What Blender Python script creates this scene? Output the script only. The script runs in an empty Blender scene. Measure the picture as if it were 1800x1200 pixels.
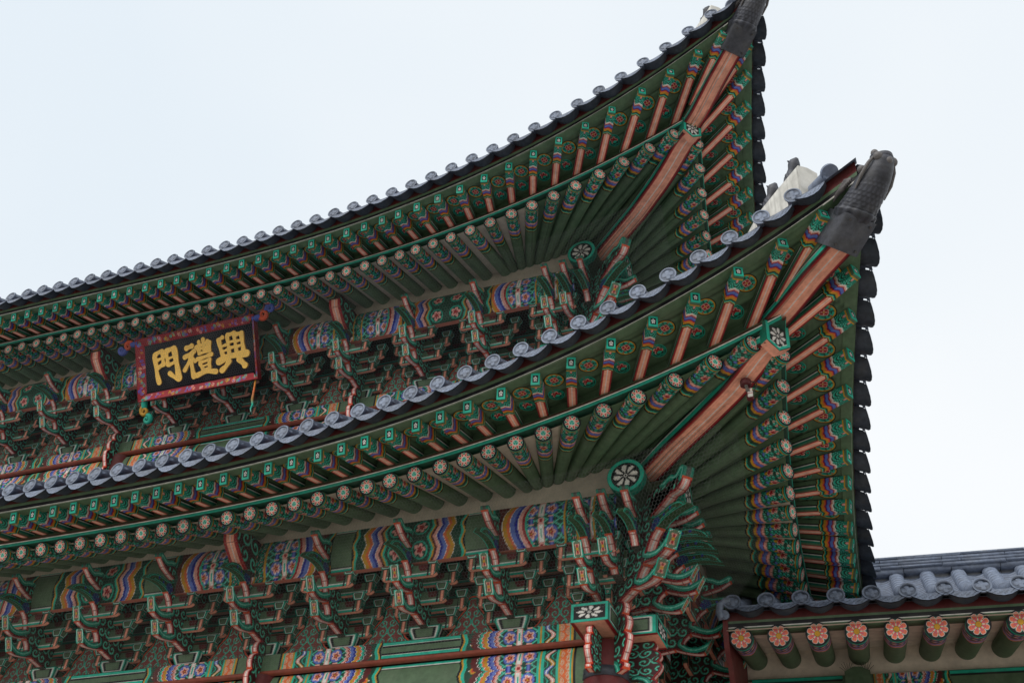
import bpy, math, random
import numpy as np
from mathutils import Vector, Matrix

random.seed(7)
RNG = np.random.default_rng(7)
S = bpy.context.scene
COL = S.collection

# ------------------------------------------------------------------ camera
CAM_POS = (4.5305, -14.0192, -7.2668)
yaw, pitch, roll, FPX = 0.4295, 0.6928, 0.0919, 1951.6248
fw = np.array([-math.sin(yaw) * math.cos(pitch), math.cos(yaw) * math.cos(pitch), math.sin(pitch)])
r0 = np.array([math.cos(yaw), math.sin(yaw), 0.0])
u0 = np.cross(r0, fw)
RT = r0 * math.cos(roll) + u0 * math.sin(roll)
UP = -r0 * math.sin(roll) + u0 * math.cos(roll)
cam = bpy.data.cameras.new("camera")
cam.sensor_width = 36.0
cam.lens = FPX / 1800.0 * 36.0
cam.clip_start = 0.1
cam.clip_end = 3000.0
co = bpy.data.objects.new("camera", cam)
COL.objects.link(co)
co.matrix_world = Matrix(((RT[0], UP[0], -fw[0], CAM_POS[0]), (RT[1], UP[1], -fw[1], CAM_POS[1]),
                          (RT[2], UP[2], -fw[2], CAM_POS[2]), (0, 0, 0, 1)))
S.camera = co
GROUND_Z = -8.92

# ------------------------------------------------------------------ world, sun, exposure
SUN_EL, SUN_AZ = math.radians(36), math.radians(196)      # azimuth from +Y clockwise
w = bpy.data.worlds.new("World")
S.world = w
w.use_nodes = True
nt = w.node_tree
nt.nodes.clear()
out = nt.nodes.new("ShaderNodeOutputWorld")
bg = nt.nodes.new("ShaderNodeBackground")
sky = nt.nodes.new("ShaderNodeTexSky")
sky.sky_type = 'NISHITA'
sky.sun_disc = False
sky.sun_elevation = SUN_EL
sky.sun_rotation = SUN_AZ
sky.dust_density = 4.0
sky.air_density = 1.2
hz = nt.nodes.new("ShaderNodeMix"); hz.data_type = 'RGBA'
tc = nt.nodes.new("ShaderNodeTexCoord")
nz = nt.nodes.new("ShaderNodeTexNoise"); nz.inputs['Scale'].default_value = 1.3; nz.inputs['Detail'].default_value = 3
nt.links.new(tc.outputs['Generated'], nz.inputs['Vector'])
ramp = nt.nodes.new("ShaderNodeValToRGB")
ramp.color_ramp.elements[0].position = 0.30
ramp.color_ramp.elements[1].position = 0.72
ramp.color_ramp.elements[0].color = (8.2, 9.0, 9.7, 1)
ramp.color_ramp.elements[1].color = (10.0, 10.2, 10.35, 1)
nt.links.new(nz.outputs['Fac'], ramp.inputs['Fac'])
hz.inputs[0].default_value = 0.95                         # overcast: the cloud deck hides nearly all of the blue
nt.links.new(sky.outputs['Color'], hz.inputs['A'])
nt.links.new(ramp.outputs['Color'], hz.inputs['B'])
nt.links.new(hz.outputs['Result'], bg.inputs['Color'])
bg.inputs['Strength'].default_value = 0.0715
nt.links.new(bg.outputs['Background'], out.inputs['Surface'])

sun = bpy.data.lights.new("sun", 'SUN')
sun.energy = 1.5
sun.angle = math.radians(40)
sun.color = (1.0, 0.97, 0.92)
so = bpy.data.objects.new("sun", sun)
COL.objects.link(so)
sd = Vector((math.sin(SUN_AZ) * math.cos(SUN_EL), math.cos(SUN_AZ) * math.cos(SUN_EL), math.sin(SUN_EL)))
so.rotation_euler = (-sd).to_track_quat('-Z', 'Y').to_euler()
S.view_settings.view_transform = 'Standard'
S.view_settings.look = 'None'
S.view_settings.gamma = 1.0
S.view_settings.exposure = 0.5
S.cycles.max_bounces = 8
S.cycles.diffuse_bounces = 4

# ------------------------------------------------------------------ colours
def lin(r, g, b):
    f = lambda c: c / 12.92 if c <= 0.04045 else ((c + 0.055) / 1.055) ** 2.4
    return np.array([f(r / 255), f(g / 255), f(b / 255)])
GREEN = lin(91, 115, 87)
DGREEN = lin(32, 72, 56)
TEAL = lin(40, 184, 156)
SALMON = lin(252, 174, 146)
PINK = lin(236, 168, 156)
RED = lin(160, 34, 40)
MAROON = lin(96, 40, 40)
VERM = lin(214, 82, 46)
BLUE = lin(100, 120, 196)
NAVY = lin(38, 46, 150)
YEL = lin(204, 150, 40)
ORANGE = lin(226, 112, 62)
WHITE = lin(238, 234, 226)
BLACK = lin(24, 24, 28)
BROWN = lin(84, 62, 50)
PLASTER = lin(196, 184, 166)
TILE = lin(114, 124, 143)
CREAM = lin(236, 220, 202)

# ------------------------------------------------------------------ materials
def new_mat(name):
    m = bpy.data.materials.new(name)
    m.use_nodes = True
    n = m.node_tree
    n.nodes.clear()
    o = n.nodes.new("ShaderNodeOutputMaterial")
    p = n.nodes.new("ShaderNodeBsdfPrincipled")
    n.links.new(p.outputs[0], o.inputs[0])
    return m, n, p

def paint_mat(name, rough=0.6, wear=0.28, scale=9.0, bump=0.15, stretch=(1, 1, 1), spec=0.3):
    """Colour from the painted pattern of the mesh, broken up by noise: fading, dust and fine grain."""
    m, n, p = new_mat(name)
    at = n.nodes.new("ShaderNodeAttribute"); at.attribute_name = "paint"
    tc = n.nodes.new("ShaderNodeTexCoord")
    mp = n.nodes.new("ShaderNodeMapping"); mp.inputs['Scale'].default_value = stretch
    oi = n.nodes.new("ShaderNodeObjectInfo")
    of = n.nodes.new("ShaderNodeVectorMath"); of.operation = 'SCALE'; of.inputs[0].default_value = (37.0, 61.0, 23.0)
    n.links.new(oi.outputs['Random'], of.inputs['Scale'])
    ad = n.nodes.new("ShaderNodeVectorMath"); ad.operation = 'ADD'
    n.links.new(tc.outputs['Object'], ad.inputs[0]); n.links.new(of.outputs[0], ad.inputs[1])
    n.links.new(ad.outputs[0], mp.inputs['Vector'])
    a = n.nodes.new("ShaderNodeTexNoise"); a.inputs['Scale'].default_value = scale; a.inputs['Detail'].default_value = 6
    a.inputs['Roughness'].default_value = 0.65
    n.links.new(mp.outputs[0], a.inputs['Vector'])
    r = n.nodes.new("ShaderNodeMapRange")
    r.inputs['From Min'].default_value = 0.3; r.inputs['From Max'].default_value = 0.7
    r.inputs['To Min'].default_value = 1.0 - wear; r.inputs['To Max'].default_value = 1.0 + wear * 0.45
    n.links.new(a.outputs['Fac'], r.inputs['Value'])
    r2 = n.nodes.new("ShaderNodeMapRange")
    r2.inputs['To Min'].default_value = 0.80; r2.inputs['To Max'].default_value = 1.12
    n.links.new(oi.outputs['Random'], r2.inputs['Value'])
    mu = n.nodes.new("ShaderNodeMath"); mu.operation = 'MULTIPLY'
    n.links.new(r.outputs[0], mu.inputs[0]); n.links.new(r2.outputs[0], mu.inputs[1])
    x = n.nodes.new("ShaderNodeVectorMath"); x.operation = 'SCALE'
    n.links.new(at.outputs['Color'], x.inputs[0]); n.links.new(mu.outputs[0], x.inputs['Scale'])
    # thin cracks and dust
    d = n.nodes.new("ShaderNodeTexNoise"); d.inputs['Scale'].default_value = scale * 0.35; d.inputs['Detail'].default_value = 8
    n.links.new(ad.outputs[0], d.inputs['Vector'])
    dr = n.nodes.new("ShaderNodeMapRange")
    dr.inputs['From Min'].default_value = 0.48; dr.inputs['From Max'].default_value = 0.8
    dr.inputs['To Min'].default_value = 0.0; dr.inputs['To Max'].default_value = 0.24
    n.links.new(d.outputs['Fac'], dr.inputs['Value'])
    mx = n.nodes.new("ShaderNodeMix"); mx.data_type = 'RGBA'
    mx.inputs['B'].default_value = (0.16, 0.15, 0.125, 1)
    n.links.new(dr.outputs[0], mx.inputs[0]); n.links.new(x.outputs[0], mx.inputs['A'])
    n.links.new(mx.outputs['Result'], p.inputs['Base Color'])
    p.inputs['Roughness'].default_value = rough
    p.inputs['Specular IOR Level'].default_value = spec
    b = n.nodes.new("ShaderNodeBump"); b.inputs['Strength'].default_value = bump; b.inputs['Distance'].default_value = 0.01
    n.links.new(a.outputs['Fac'], b.inputs['Height']); n.links.new(b.outputs[0], p.inputs['Normal'])
    return m

M_PAINT = paint_mat("painted_timber")
M_PLAST = paint_mat("lime_plaster", 0.9, 0.22, 5.0, 0.3)
M_TILE = paint_mat("fired_roof_tile", 0.55, 0.4, 14.0, 0.35, spec=0.4)
M_CLAY = paint_mat("grey_clay", 0.5, 0.45, 11.0, 0.6, spec=0.4)
M_GOLD = paint_mat("gilded_paint", 0.45, 0.12, 20.0, 0.1)
M_WIRE = paint_mat("galvanised_wire", 0.5, 0.2, 20.0, 0.0)
M_STONE = paint_mat("granite_paving", 0.85, 0.25, 1.3, 0.3)

# ------------------------------------------------------------------ mesh builder
class MB:
    def __init__(s):
        s.v, s.c, s.q, s.ng, s.n = [], [], [], [], 0

    def _add(s, P, C):
        P = np.asarray(P, float).reshape(-1, 3)
        C = np.asarray(C, float)
        if C.ndim == 1:
            C = np.tile(C, (len(P), 1))
        s.v.append(P); s.c.append(C.reshape(-1, 3))
        k = s.n
        s.n += len(P)
        return k

    def grid(s, P, C, closed=False):
        P = np.asarray(P, float)
        n, m = P.shape[:2]
        k = s._add(P, C)
        idx = np.arange(n * m).reshape(n, m) + k
        if closed:
            idx = np.concatenate([idx, idx[:, :1]], 1)
        s.q.append(np.stack([idx[:-1, :-1], idx[1:, :-1], idx[1:, 1:], idx[:-1, 1:]], -1).reshape(-1, 4))
        return s

    def quads(s, P, Q, C):
        k = s._add(P, C)
        s.q.append(np.asarray(Q) + k)

    def poly(s, P, c):
        k = s._add(P, c)
        s.ng.append(list(range(k, k + len(P))))
        return s

    def box(s, lo, hi, c, M=None):
        lo, hi = np.array(lo, float), np.array(hi, float)
        p = np.array([[x, y, z] for x in (lo[0], hi[0]) for y in (lo[1], hi[1]) for z in (lo[2], hi[2])])
        if M is not None:
            p = p @ np.array(M)[:3, :3].T + np.array(M)[:3, 3]
        s.quads(p, [[0, 1, 3, 2], [4, 6, 7, 5], [0, 4, 5, 1], [2, 3, 7, 6], [0, 2, 6, 4], [1, 5, 7, 3]], c)
        return s

    def prism(s, pts2, axis, a, b, c, cs=None):
        """Outline in the plane normal to axis, pushed from a to b."""
        def up(p, h):
            return (h, p[0], p[1]) if axis == 0 else (p[0], h, p[1]) if axis == 1 else (p[0], p[1], h)
        A = [up(p, a) for p in pts2]; B = [up(p, b) for p in pts2]
        s.poly(A, c); s.poly(B[::-1], c)
        n = len(pts2)
        for i in range(n):
            j = (i + 1) % n
            s.poly([A[i], A[j], B[j], B[i]], c if cs is None else cs)
        return s

    def tube(s, path, rad, c, seg=8, cap=True):
        path = np.array(path, float); n = len(path)
        rad = np.broadcast_to(np.asarray(rad, float), (n,))
        t = np.gradient(path, axis=0); t /= np.linalg.norm(t, axis=1)[:, None] + 1e-9
        up = np.array([0, 0, 1.0]) if abs(t[0][2]) < 0.9 else np.array([1.0, 0, 0])
        P = []
        for i in range(n):
            x = np.cross(t[i], up); x /= np.linalg.norm(x) + 1e-9
            y = np.cross(x, t[i]); up = y
            th = np.arange(seg) / seg * 2 * math.pi
            P.append(path[i] + rad[i] * (np.cos(th)[:, None] * x + np.sin(th)[:, None] * y))
        s.grid(np.array(P), c, closed=True)
        if cap:
            s.poly(P[0][::-1], c if np.ndim(c) == 1 else c.reshape(-1, 3)[0])
            s.poly(P[-1], c if np.ndim(c) == 1 else c.reshape(-1, 3)[-1])
        return s

    def map(s, f):
        s.v = [f(v) for v in s.v]
        return s

    def mesh(s, name, mat, smooth=False):
        V = np.concatenate(s.v); C = np.concatenate(s.c)
        Q = np.concatenate(s.q) if s.q else np.zeros((0, 4), int)
        li = [Q.reshape(-1)] + [np.array(p) for p in s.ng]
        tot = np.concatenate([np.full(len(Q), 4), np.array([len(p) for p in s.ng], int)]).astype(np.int32)
        L = np.concatenate(li).astype(np.int32)
        me = bpy.data.meshes.new(name)
        me.vertices.add(len(V)); me.vertices.foreach_set("co", V.astype(np.float32).ravel())
        me.loops.add(len(L)); me.loops.foreach_set("vertex_index", L)
        me.polygons.add(len(tot))
        me.polygons.foreach_set("loop_start", (np.cumsum(tot) - tot).astype(np.int32))
        me.update(calc_edges=True)
        a = me.attributes.new("paint", 'FLOAT_COLOR', 'POINT')
        a.data.foreach_set("color", np.concatenate([C, np.ones((len(C), 1))], 1).astype(np.float32).ravel())
        if smooth:
            me.polygons.foreach_set("use_smooth", np.ones(len(tot), bool))
        me.materials.append(mat)
        me.validate()
        return me

    def build(s, name, mat, parent=None, M=None, smooth=False):
        return link(name, s.mesh(name, mat, smooth), parent, M)

WM = {}
def link(name, data, parent=None, M=None):
    o = bpy.data.objects.new(name, data)
    COL.objects.link(o)
    M = Matrix.Identity(4) if M is None else M
    WM[o.name] = M
    if parent is not None:
        o.parent = parent
        o.matrix_parent_inverse = WM[parent.name].inverted()
    o.matrix_basis = M
    return o

def copy_at(o, M, parent=None):
    c = o.copy()
    COL.objects.link(c)
    p = parent or o.parent
    c.parent = p
    if p is not None:
        c.matrix_parent_inverse = WM[p.name].inverted()
    c.matrix_basis = M
    WM[c.name] = M
    return c

def thing(name, label, cat, loc, group=None):
    o = link(name, None, None, Matrix.Translation(loc))
    return tag(o, label, cat, group)

def tag(o, label, cat, group=None):
    o["label"] = label; o["category"] = cat
    if group:
        o["group"] = group
    return o

def frame(E, D, up=(0, 0, 1)):
    """Local +X along D, Z as near to up as it can be."""
    x = Vector(D).normalized(); y = Vector(up).cross(x).normalized(); z = x.cross(y)
    return Matrix(((x[0], y[0], z[0], E[0]), (x[1], y[1], z[1], E[1]), (x[2], y[2], z[2], E[2]), (0, 0, 0, 1)))

def MIR(P):
    """Reflection in the hip plane x = -y: the front eave becomes the side eave."""
    P = np.asarray(P, float)
    return np.stack([-P[..., 1], -P[..., 0], P[..., 2]], -1)

# ------------------------------------------------------------------ painters (pattern colour only, no light)
def fill(shape, c):
    return np.tile(np.asarray(c), tuple(shape) + (1,)).astype(float)

def scroll_masks(x, y, c, turn=1.55):
    i = np.floor(x / c); j = np.floor(y / c)
    dx = x / c - i - 0.5; dy = y / c - j - 0.5
    sg = np.where((i + j) % 2 == 0, 1.0, -1.0)
    r = np.hypot(dx, dy) * 2
    th = np.arctan2(dy, dx * sg)
    ph = (r * turn - th / (2 * math.pi)) % 1
    a = (r < 0.98) & (ph < 0.42)
    b = (r < 0.98) & (ph > 0.15) & (ph < 0.26)
    return a, b

def flower_disc(x, y):
    r = np.hypot(x, y); th = np.arctan2(y, x)
    C = fill(r.shape, BLACK)
    lob = 0.60 + 0.17 * np.abs(np.cos(4 * th))
    C[r < lob + 0.04] = lin(190, 226, 212)
    C[r < lob] = TEAL
    C[(r < lob) & (np.abs(np.cos(4 * th)) > 0.9) & (r > 0.6) & (r < 0.74)] = DGREEN
    d = np.abs(((th + math.pi / 8) / (math.pi / 4)) % 1 - 0.5) * (math.pi / 4)
    d = np.abs((th / (math.pi / 4)) % 1 - 0.5) * (math.pi / 4)
    wd = 0.6 * np.clip(1 - (r - 0.28) / 0.58, 0, 1)
    pet = (r > 0.28) & (d < wd)
    C[pet] = lin(255, 196, 180)
    C[(r > 0.42) & (r < 0.74) & (d < wd * 0.45)] = lin(196, 62, 54)
    C[r < 0.32] = lin(190, 226, 214)
    C[r < 0.27] = TEAL
    C[(r < 0.25) & (np.abs(np.cos(1.5 * (th + math.pi / 2))) > 0.97)] = WHITE
    return C

def pink_flower_disc(x, y):
    r = np.hypot(x, y); th = np.arctan2(y, x)
    C = fill(r.shape, BLACK)
    lob = 0.72 + 0.12 * np.abs(np.cos(4 * th))
    C[r < lob] = lin(130, 214, 190)
    C[(r < lob) & (np.abs(np.cos(4 * th)) > 0.93) & (r > 0.5)] = DGREEN
    d = np.abs((th / (math.pi / 4)) % 1 - 0.5) * 2
    pw = np.clip(1 - ((r - 0.52) / 0.36) ** 2, 0, 1) ** 0.5
    C[(d < pw * 1.0) & (r < 0.9)] = WHITE
    C[(d < pw * 0.84) & (r < 0.84)] = lin(238, 122, 92)
    C[(d < pw * 0.34) & (r < 0.6)] = lin(206, 104, 122)
    C[r < 0.27] = BLACK
    C[r < 0.24] = YEL
    return C

def petal8(x, y, black=BLACK, fg=WHITE):
    """White ink blossom on black: eight curled petals round a small centre."""
    r = np.hypot(x, y); th = np.arctan2(y, x) + 0.22 * np.sin(3 * r)
    C = fill(r.shape, black)
    d = np.abs(((th + math.pi / 8) / (math.pi / 4)) % 1 - 0.5) * 2
    wd = np.clip(np.sin(np.clip((r - 0.2) / 0.72, 0, 1) * math.pi), 0, 1) ** 0.6 * 0.62
    C[(d < wd) & (r < 0.92) & (r > 0.2)] = fg
    C[r < 0.16] = fg
    C[r < 0.06] = black
    return C

BANDS = [(w_ * .84, c_) for w_, c_ in [(0.022, WHITE), (0.024, PINK), (0.02, RED), (0.05, BLUE), (0.014, NAVY), (0.016, RED), (0.03, ORANGE),
         (0.036, YEL), (0.03, DGREEN), (0.02, TEAL), (0.014, YEL), (0.016, BLACK)]]

def rafter_side(u, a):
    """u metres from the outer end, a angle round the rafter in turns (0 = underside)."""
    C = fill(u.shape, GREEN)
    sc = np.abs(np.sin(a * math.pi * 4))
    x = a * 0.754
    z = (u < 0.05)
    C[z] = DGREEN
    C[(u > 0.03) & (u < 0.05)] = YEL
    C[(u > 0.012) & (u < 0.024)] = TEAL
    z = (u >= 0.05) & (u < 0.42)
    C[z] = DGREEN
    m1, m2 = scroll_masks(u - 0.05, x + 0.05, 0.098)
    C[z & m1] = TEAL
    C[z & m2] = lin(110, 205, 180)
    # pink lotus with blue and yellow at its foot, on each side of the underside
    for ac in (0.0, 0.25, 0.5, 0.75):
        da = ((a - ac + 0.5) % 1 - 0.5) * 0.754
        r = np.hypot((u - 0.24) * 0.8, da); th = np.arctan2(da, u - 0.24)
        pet = r < 0.034 + 0.03 * np.abs(np.cos(2.5 * th))
        C[pet] = PINK
        C[r < 0.02 + 0.018 * np.abs(np.cos(2.5 * th))] = RED
        C[(np.hypot(u - 0.30, da) < 0.028)] = YEL
        C[(np.hypot(u - 0.33, np.abs(da) - 0.045) < 0.022)] = BLUE
        C[(np.hypot(u - 0.1, np.abs(da) - 0.06) < 0.016)] = PINK
        C[(np.hypot(u - 0.1, np.abs(da) - 0.06) < 0.007)] = RED
    e = 0.41 + 0.028 * sc
    for wd, c in ((0.042, PINK), (0.012, RED), (0.046, BLUE), (0.012, NAVY), (0.014, ORANGE), (0.042, YEL), (0.008, BROWN), (0.06, DGREEN),
                  (0.024, TEAL), (0.018, YEL), (0.024, BLACK)):
        C[(u >= e) & (u < e + wd)] = c
        e = e + wd
    return C

def fly_side(u, t, kind):
    """u metres from the end, t across 0..1; kind: side or bottom."""
    k = np.abs(2 * t - 1)
    C = fill(u.shape, GREEN)
    if kind == 'bottom':
        C[:] = RED
        C[k > 0.86] = MAROON
        C[k < 0.62] = SALMON
        C[k < 0.1] = WHITE
        C[(k > 0.30) & (k < 0.36)] = PINK
    else:
        C[t < 0.62] = BLACK
        C[t < 0.42] = lin(30, 120, 98)
        C[(t > 0.42) & (t < 0.47)] = WHITE
        C[t < 0.16] = GREEN
    uu = u + 0.035 * (1 - k) if kind == 'bottom' else u + 0.006 * np.sin(t * 12) - 0.012 * (1 - k)
    z = uu < 0.54
    C[z & (u < 0.2)] = GREEN
    C[(u > 0.05) & (u < 0.066)] = YEL
    C[u < 0.012] = TEAL
    # concentric teal hearts
    h = np.hypot((u - 0.085) / 0.18, k * 0.9)
    m = (u > 0.066) & (u < 0.235)
    C[m] = DGREEN
    C[m & (((h * 3.4) % 1) < 0.5) & (h < 1.15)] = TEAL
    C[m & (((h * 3.4) % 1) > 0.40) & (((h * 3.4) % 1) < 0.5) & (h < 1.15)] = lin(140, 215, 195)
    C[m & (h < 0.16)] = PINK
    e = 0.222
    for wd, c in BANDS:
        C[(uu >= e) & (uu < e + wd)] = c
        e += wd
    return C

def square_flower(x, y, rim=TEAL):
    k = np.maximum(np.abs(x), np.abs(y))
    C = fill(x.shape, rim)
    C[k > 0.93] = DGREEN
    C[k < 0.60] = BLACK
    r = np.hypot(x, y); th = np.arctan2(y, x)
    for q in range(5):
        a = q * 2 * math.pi / 5 + math.pi / 2
        C[np.hypot(x - 0.29 * np.cos(a), y - 0.29 * np.sin(a)) < 0.145] = WHITE
    C[r < 0.1] = WHITE
    return C

def roundel(C, x, y, R, core=RED):
    r = np.hypot(x, y) / R; th = np.arctan2(y, x)
    C[r < 1.0] = NAVY
    C[(r < 0.94)] = BLUE
    C[(r < 0.62)] = NAVY
    ph = r < 0.46 + 0.3 * np.abs(np.cos(2.5 * th))
    C[ph] = WHITE
    C[r < 0.40 + 0.3 * np.abs(np.cos(2.5 * th))] = PINK
    C[r < 0.24 + 0.16 * np.abs(np.cos(2.5 * th))] = core
    C[r < 0.14] = YEL

def lattice_field(C, m, x, v, p=0.36):
    """Green field of roundels, white columns and a teal lattice."""
    C[m] = DGREEN
    vv = (v % p) - p / 2
    for sx in (-1, 1):
        d = np.abs(((x * 0.66 + sx * vv) / 0.13) % 1 - 0.5)
        C[m & (d < 0.1)] = TEAL
        C[m & (d < 0.03)] = lin(130, 210, 190)
    for cx in (0.13, 0.43):
        R = fill(C.shape[:2], [-1, -1, -1])
        roundel(R, x - cx, vv, 0.105)
        k = m & (R[..., 0] >= 0)
        C[k] = R[k]
    for cx in (0.28,):
        k = m & (np.abs(x - cx) < 0.045) & (np.abs(vv) < 0.13)
        C[k] = PINK
        C[m & (np.abs(x - cx) < 0.03) & (np.abs(vv) < 0.12)] = WHITE
        C[m & (np.abs(x - cx) < 0.012) & (np.abs(vv) < 0.06)] = TEAL
        w2 = (v + p / 2) % p - p / 2
        C[m & (np.hypot(x - cx, w2) < 0.05)] = PINK
        C[m & (np.hypot(x - cx, w2) < 0.026)] = RED
        for ox in (-0.15, 0.15):
            C[m & (np.abs(x - cx - ox) < 0.034) & (np.abs(w2) < 0.05)] = NAVY
            C[m & (np.abs(x - cx - ox) < 0.018) & (np.abs(w2) < 0.05)] = BLUE
            C[m & (np.abs(x - cx - ox) < 0.042) & (np.abs(np.abs(w2) - 0.058) < 0.012)] = PINK

def meoricho(u, v, ph=0.0):
    """Painted end of a beam: u metres from the column outwards, v metres up the face. Beyond 1.85 m: plain green panel."""
    C = fill(u.shape, GREEN)
    def band(a, b, c):
        C[(u >= a) & (u < b)] = c
    band(0.05, 0.085, BLACK); band(0.085, 0.115, YEL); band(0.115, 0.14, TEAL)
    band(0.14, 0.28, ORANGE)
    m = (u >= 0.14) & (u < 0.28)
    r = np.hypot(u - 0.14, (v % 0.13) - 0.065)
    C[m & (r < 0.06) & ((r * 60) % 1 < 0.5)] = lin(210, 190, 160)
    r = np.hypot(u - 0.28, ((v + 0.065) % 0.13) - 0.065)
    C[m & (r < 0.06) & ((r * 60) % 1 < 0.5)] = lin(210, 190, 160)
    band(0.28, 0.305, YEL); band(0.305, 0.34, TEAL)
    band(0.34, 0.52, DGREEN)
    m = (u >= 0.34) & (u < 0.52)
    sn = u - 0.43 - 0.05 * np.sin(v * 2 * math.pi / 0.24 + ph)
    k = np.floor((v * 2 / 0.24)) % 3
    for q, c in enumerate((YEL, PINK, BLUE)):
        C[m & (np.abs(sn) < 0.03) & (k == q)] = c
    C[m & (np.abs(sn) < 0.008)] = WHITE
    C[m & (np.abs(sn) > 0.07) & (np.abs(sn) < 0.085)] = TEAL
    band(0.52, 0.56, TEAL); band(0.56, 0.585, YEL); band(0.585, 0.62, TEAL)
    lattice_field(C, (u >= 0.62) & (u < 1.2), u - 0.62, v)
    # scalloped ribbons
    p = 0.36
    vv = np.abs(((v % p) / p) * 2 - 1)
    off = 0.10 * (1 - vv ** 2) + 0.03 * np.abs(np.sin(3 * math.pi * vv))
    e = 1.10 + off
    for wd, c, c2 in ((0.07, PINK, RED), (0.1, BLUE, NAVY), (0.09, YEL, ORANGE), (0.07, TEAL, DGREEN), (0.11, MAROON, MAROON)):
        C[(u >= e) & (u < e + wd)] = c
        C[(u >= e + wd * 0.66) & (u < e + wd)] = c2
        C[(u >= e) & (u < e + 0.008)] = WHITE
        e = e + wd
    m = (u >= e) & (u < 1.72)
    C[m] = DGREEN
    r = np.hypot(u - 1.60, (v % 0.26) - 0.13)
    C[m & (r < 0.05)] = YEL; C[m & (r < 0.03)] = VERM
    C[m & (np.hypot(u - 1.66, (v % 0.26) - 0.13) < 0.012)] = WHITE
    wv = 1.72 + 0.018 * np.sin(v * 2 * math.pi / 0.26)
    C[(u >= wv) & (u < wv + 0.05)] = TEAL
    C[(u >= wv + 0.05) & (u < wv + 0.075)] = YEL
    C[(u >= wv + 0.075) & (u < wv + 0.11)] = BLACK
    return C

MEO = 1.83

def panel_lines(C, m, v, H):
    """Plain green panel with teal, white and black lines along both edges."""
    k = np.minimum(v, H - v)
    C[m & (k < 0.085)] = BLACK
    C[m & (k < 0.06)] = WHITE
    C[m & (k < 0.05)] = TEAL
    C[m & (k < 0.008)] = DGREEN

def beam_paint(x, v, H, cols, ph=0.0):
    """x along the beam; cols: column positions."""
    d = np.min(np.stack([np.abs(x - c) for c in cols]), 0) - 0.33
    C = meoricho(d, v, ph)
    panel_lines(C, d > MEO, v, H)
    return C

def purlin_paint(x, v, H, cols):
    """Purlin band: end pattern round each column, a chevron pattern in mid bay, plain green between."""
    C = fill(x.shape, GREEN)
    dc = np.min(np.stack([np.abs(x - c) for c in cols]), 0)
    panel_lines(C, dc > -1, v, H)
    s = dc + 0.0
    m = s < 1.5
    u = 1.5 - s                                   # from the pattern's outer edge inwards
    P = fill(x.shape, DGREEN)
    wv = 0.02 * np.sin(v * 2 * math.pi / 0.3)
    q = u + wv
    def band(a, b, c):
        P[(q >= a) & (q < b)] = c
    band(0, 0.03, BLACK); band(0.03, 0.055, YEL); band(0.055, 0.09, TEAL); band(0.09, 0.16, DGREEN); band(0.16, 0.36, MAROON)
    vv = np.abs((v / H) * 2 - 1)
    e = 0.34 - 0.12 * (1 - vv ** 2)
    for wd, c, c2 in ((0.12, YEL, ORANGE), (0.13, BLUE, NAVY), (0.11, PINK, RED)):
        P[(u >= e) & (u < e + wd)] = c
        P[(u >= e + wd * 0.62) & (u < e + wd)] = c2
        P[(u >= e) & (u < e + 0.01)] = WHITE
        e = e + wd
    lattice_field(P, u >= e, (u - 0.55) % 0.56, v, 0.37)
    k = (u > e) & (u < e + 0.03)
    P[k] = TEAL
    k = (u > 1.17) & (u < 1.2) | (u > 1.36) & (u < 1.39)
    P[k] = YEL
    k = (u > 1.2) & (u < 1.36)
    P[k] = DGREEN
    m1, m2 = scroll_masks(u - 1.2, v, 0.12)
    P[k & m1] = TEAL; P[k & m2] = PINK
    C[m] = P[m]
    # mid bay chevron: alternate panels half way between columns
    mid = [(a + b) / 2 for a, b in zip(cols[:-1], cols[1:])]
    for c in mid:
        t = x - c
        a = np.abs(t)
        m = a < 0.95
        P = fill(x.shape, DGREEN)
        q = 0.95 - a + wv
        for s0, s1, cc in ((0, 0.03, BLACK), (0.03, 0.055, YEL), (0.055, 0.09, TEAL), (0.09, 0.17, DGREEN)):
            P[(q >= s0) & (q < s1)] = cc
        zig = 0.13 * np.abs(((v / H * 2) % 1) * 2 - 1)
        e = 0.17 + zig * 0.6
        u = 0.95 - a
        for wd, c1, c2 in ((0.12, YEL, ORANGE), (0.11, BLUE, NAVY), (0.1, PINK, MAROON)):
            P[(u >= e) & (u < e + wd)] = c1
            P[(u >= e + wd * 0.6) & (u < e + wd)] = c2
            P[(u >= e) & (u < e + 0.009)] = WHITE
            e = e + wd
        P[(u >= e) & (u < e + 0.025)] = YEL
        P[(u >= e + 0.025) & (u < e + 0.06)] = TEAL
        for yy in (H * 0.25, H * 0.75):
            r = np.hypot(a - 0.2, v - yy); th = np.arctan2(v - yy, a - 0.2)
            P[r < 0.13] = DGREEN
            P[(r < 0.13) & (r > 0.11)] = TEAL
            pe = r < 0.05 + 0.05 * np.abs(np.cos(2.5 * th))
            P[pe] = PINK
            P[r < 0.025 + 0.03 * np.abs(np.cos(2.5 * th))] = RED
        C[m] = P[m]
    return C

# ------------------------------------------------------------------ ground
g = MB()
gx = np.linspace(-1, 1, 61); gx = np.sign(gx) * (np.abs(gx) ** 3) * 900
PX, PY = np.meshgrid(gx, gx, indexing='ij')
g.grid(np.stack([PX, PY, np.full_like(PX, GROUND_Z)], -1), lin(171, 166, 158))
ground = g.build("ground", M_STONE)
ground["kind"] = "structure"

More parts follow.
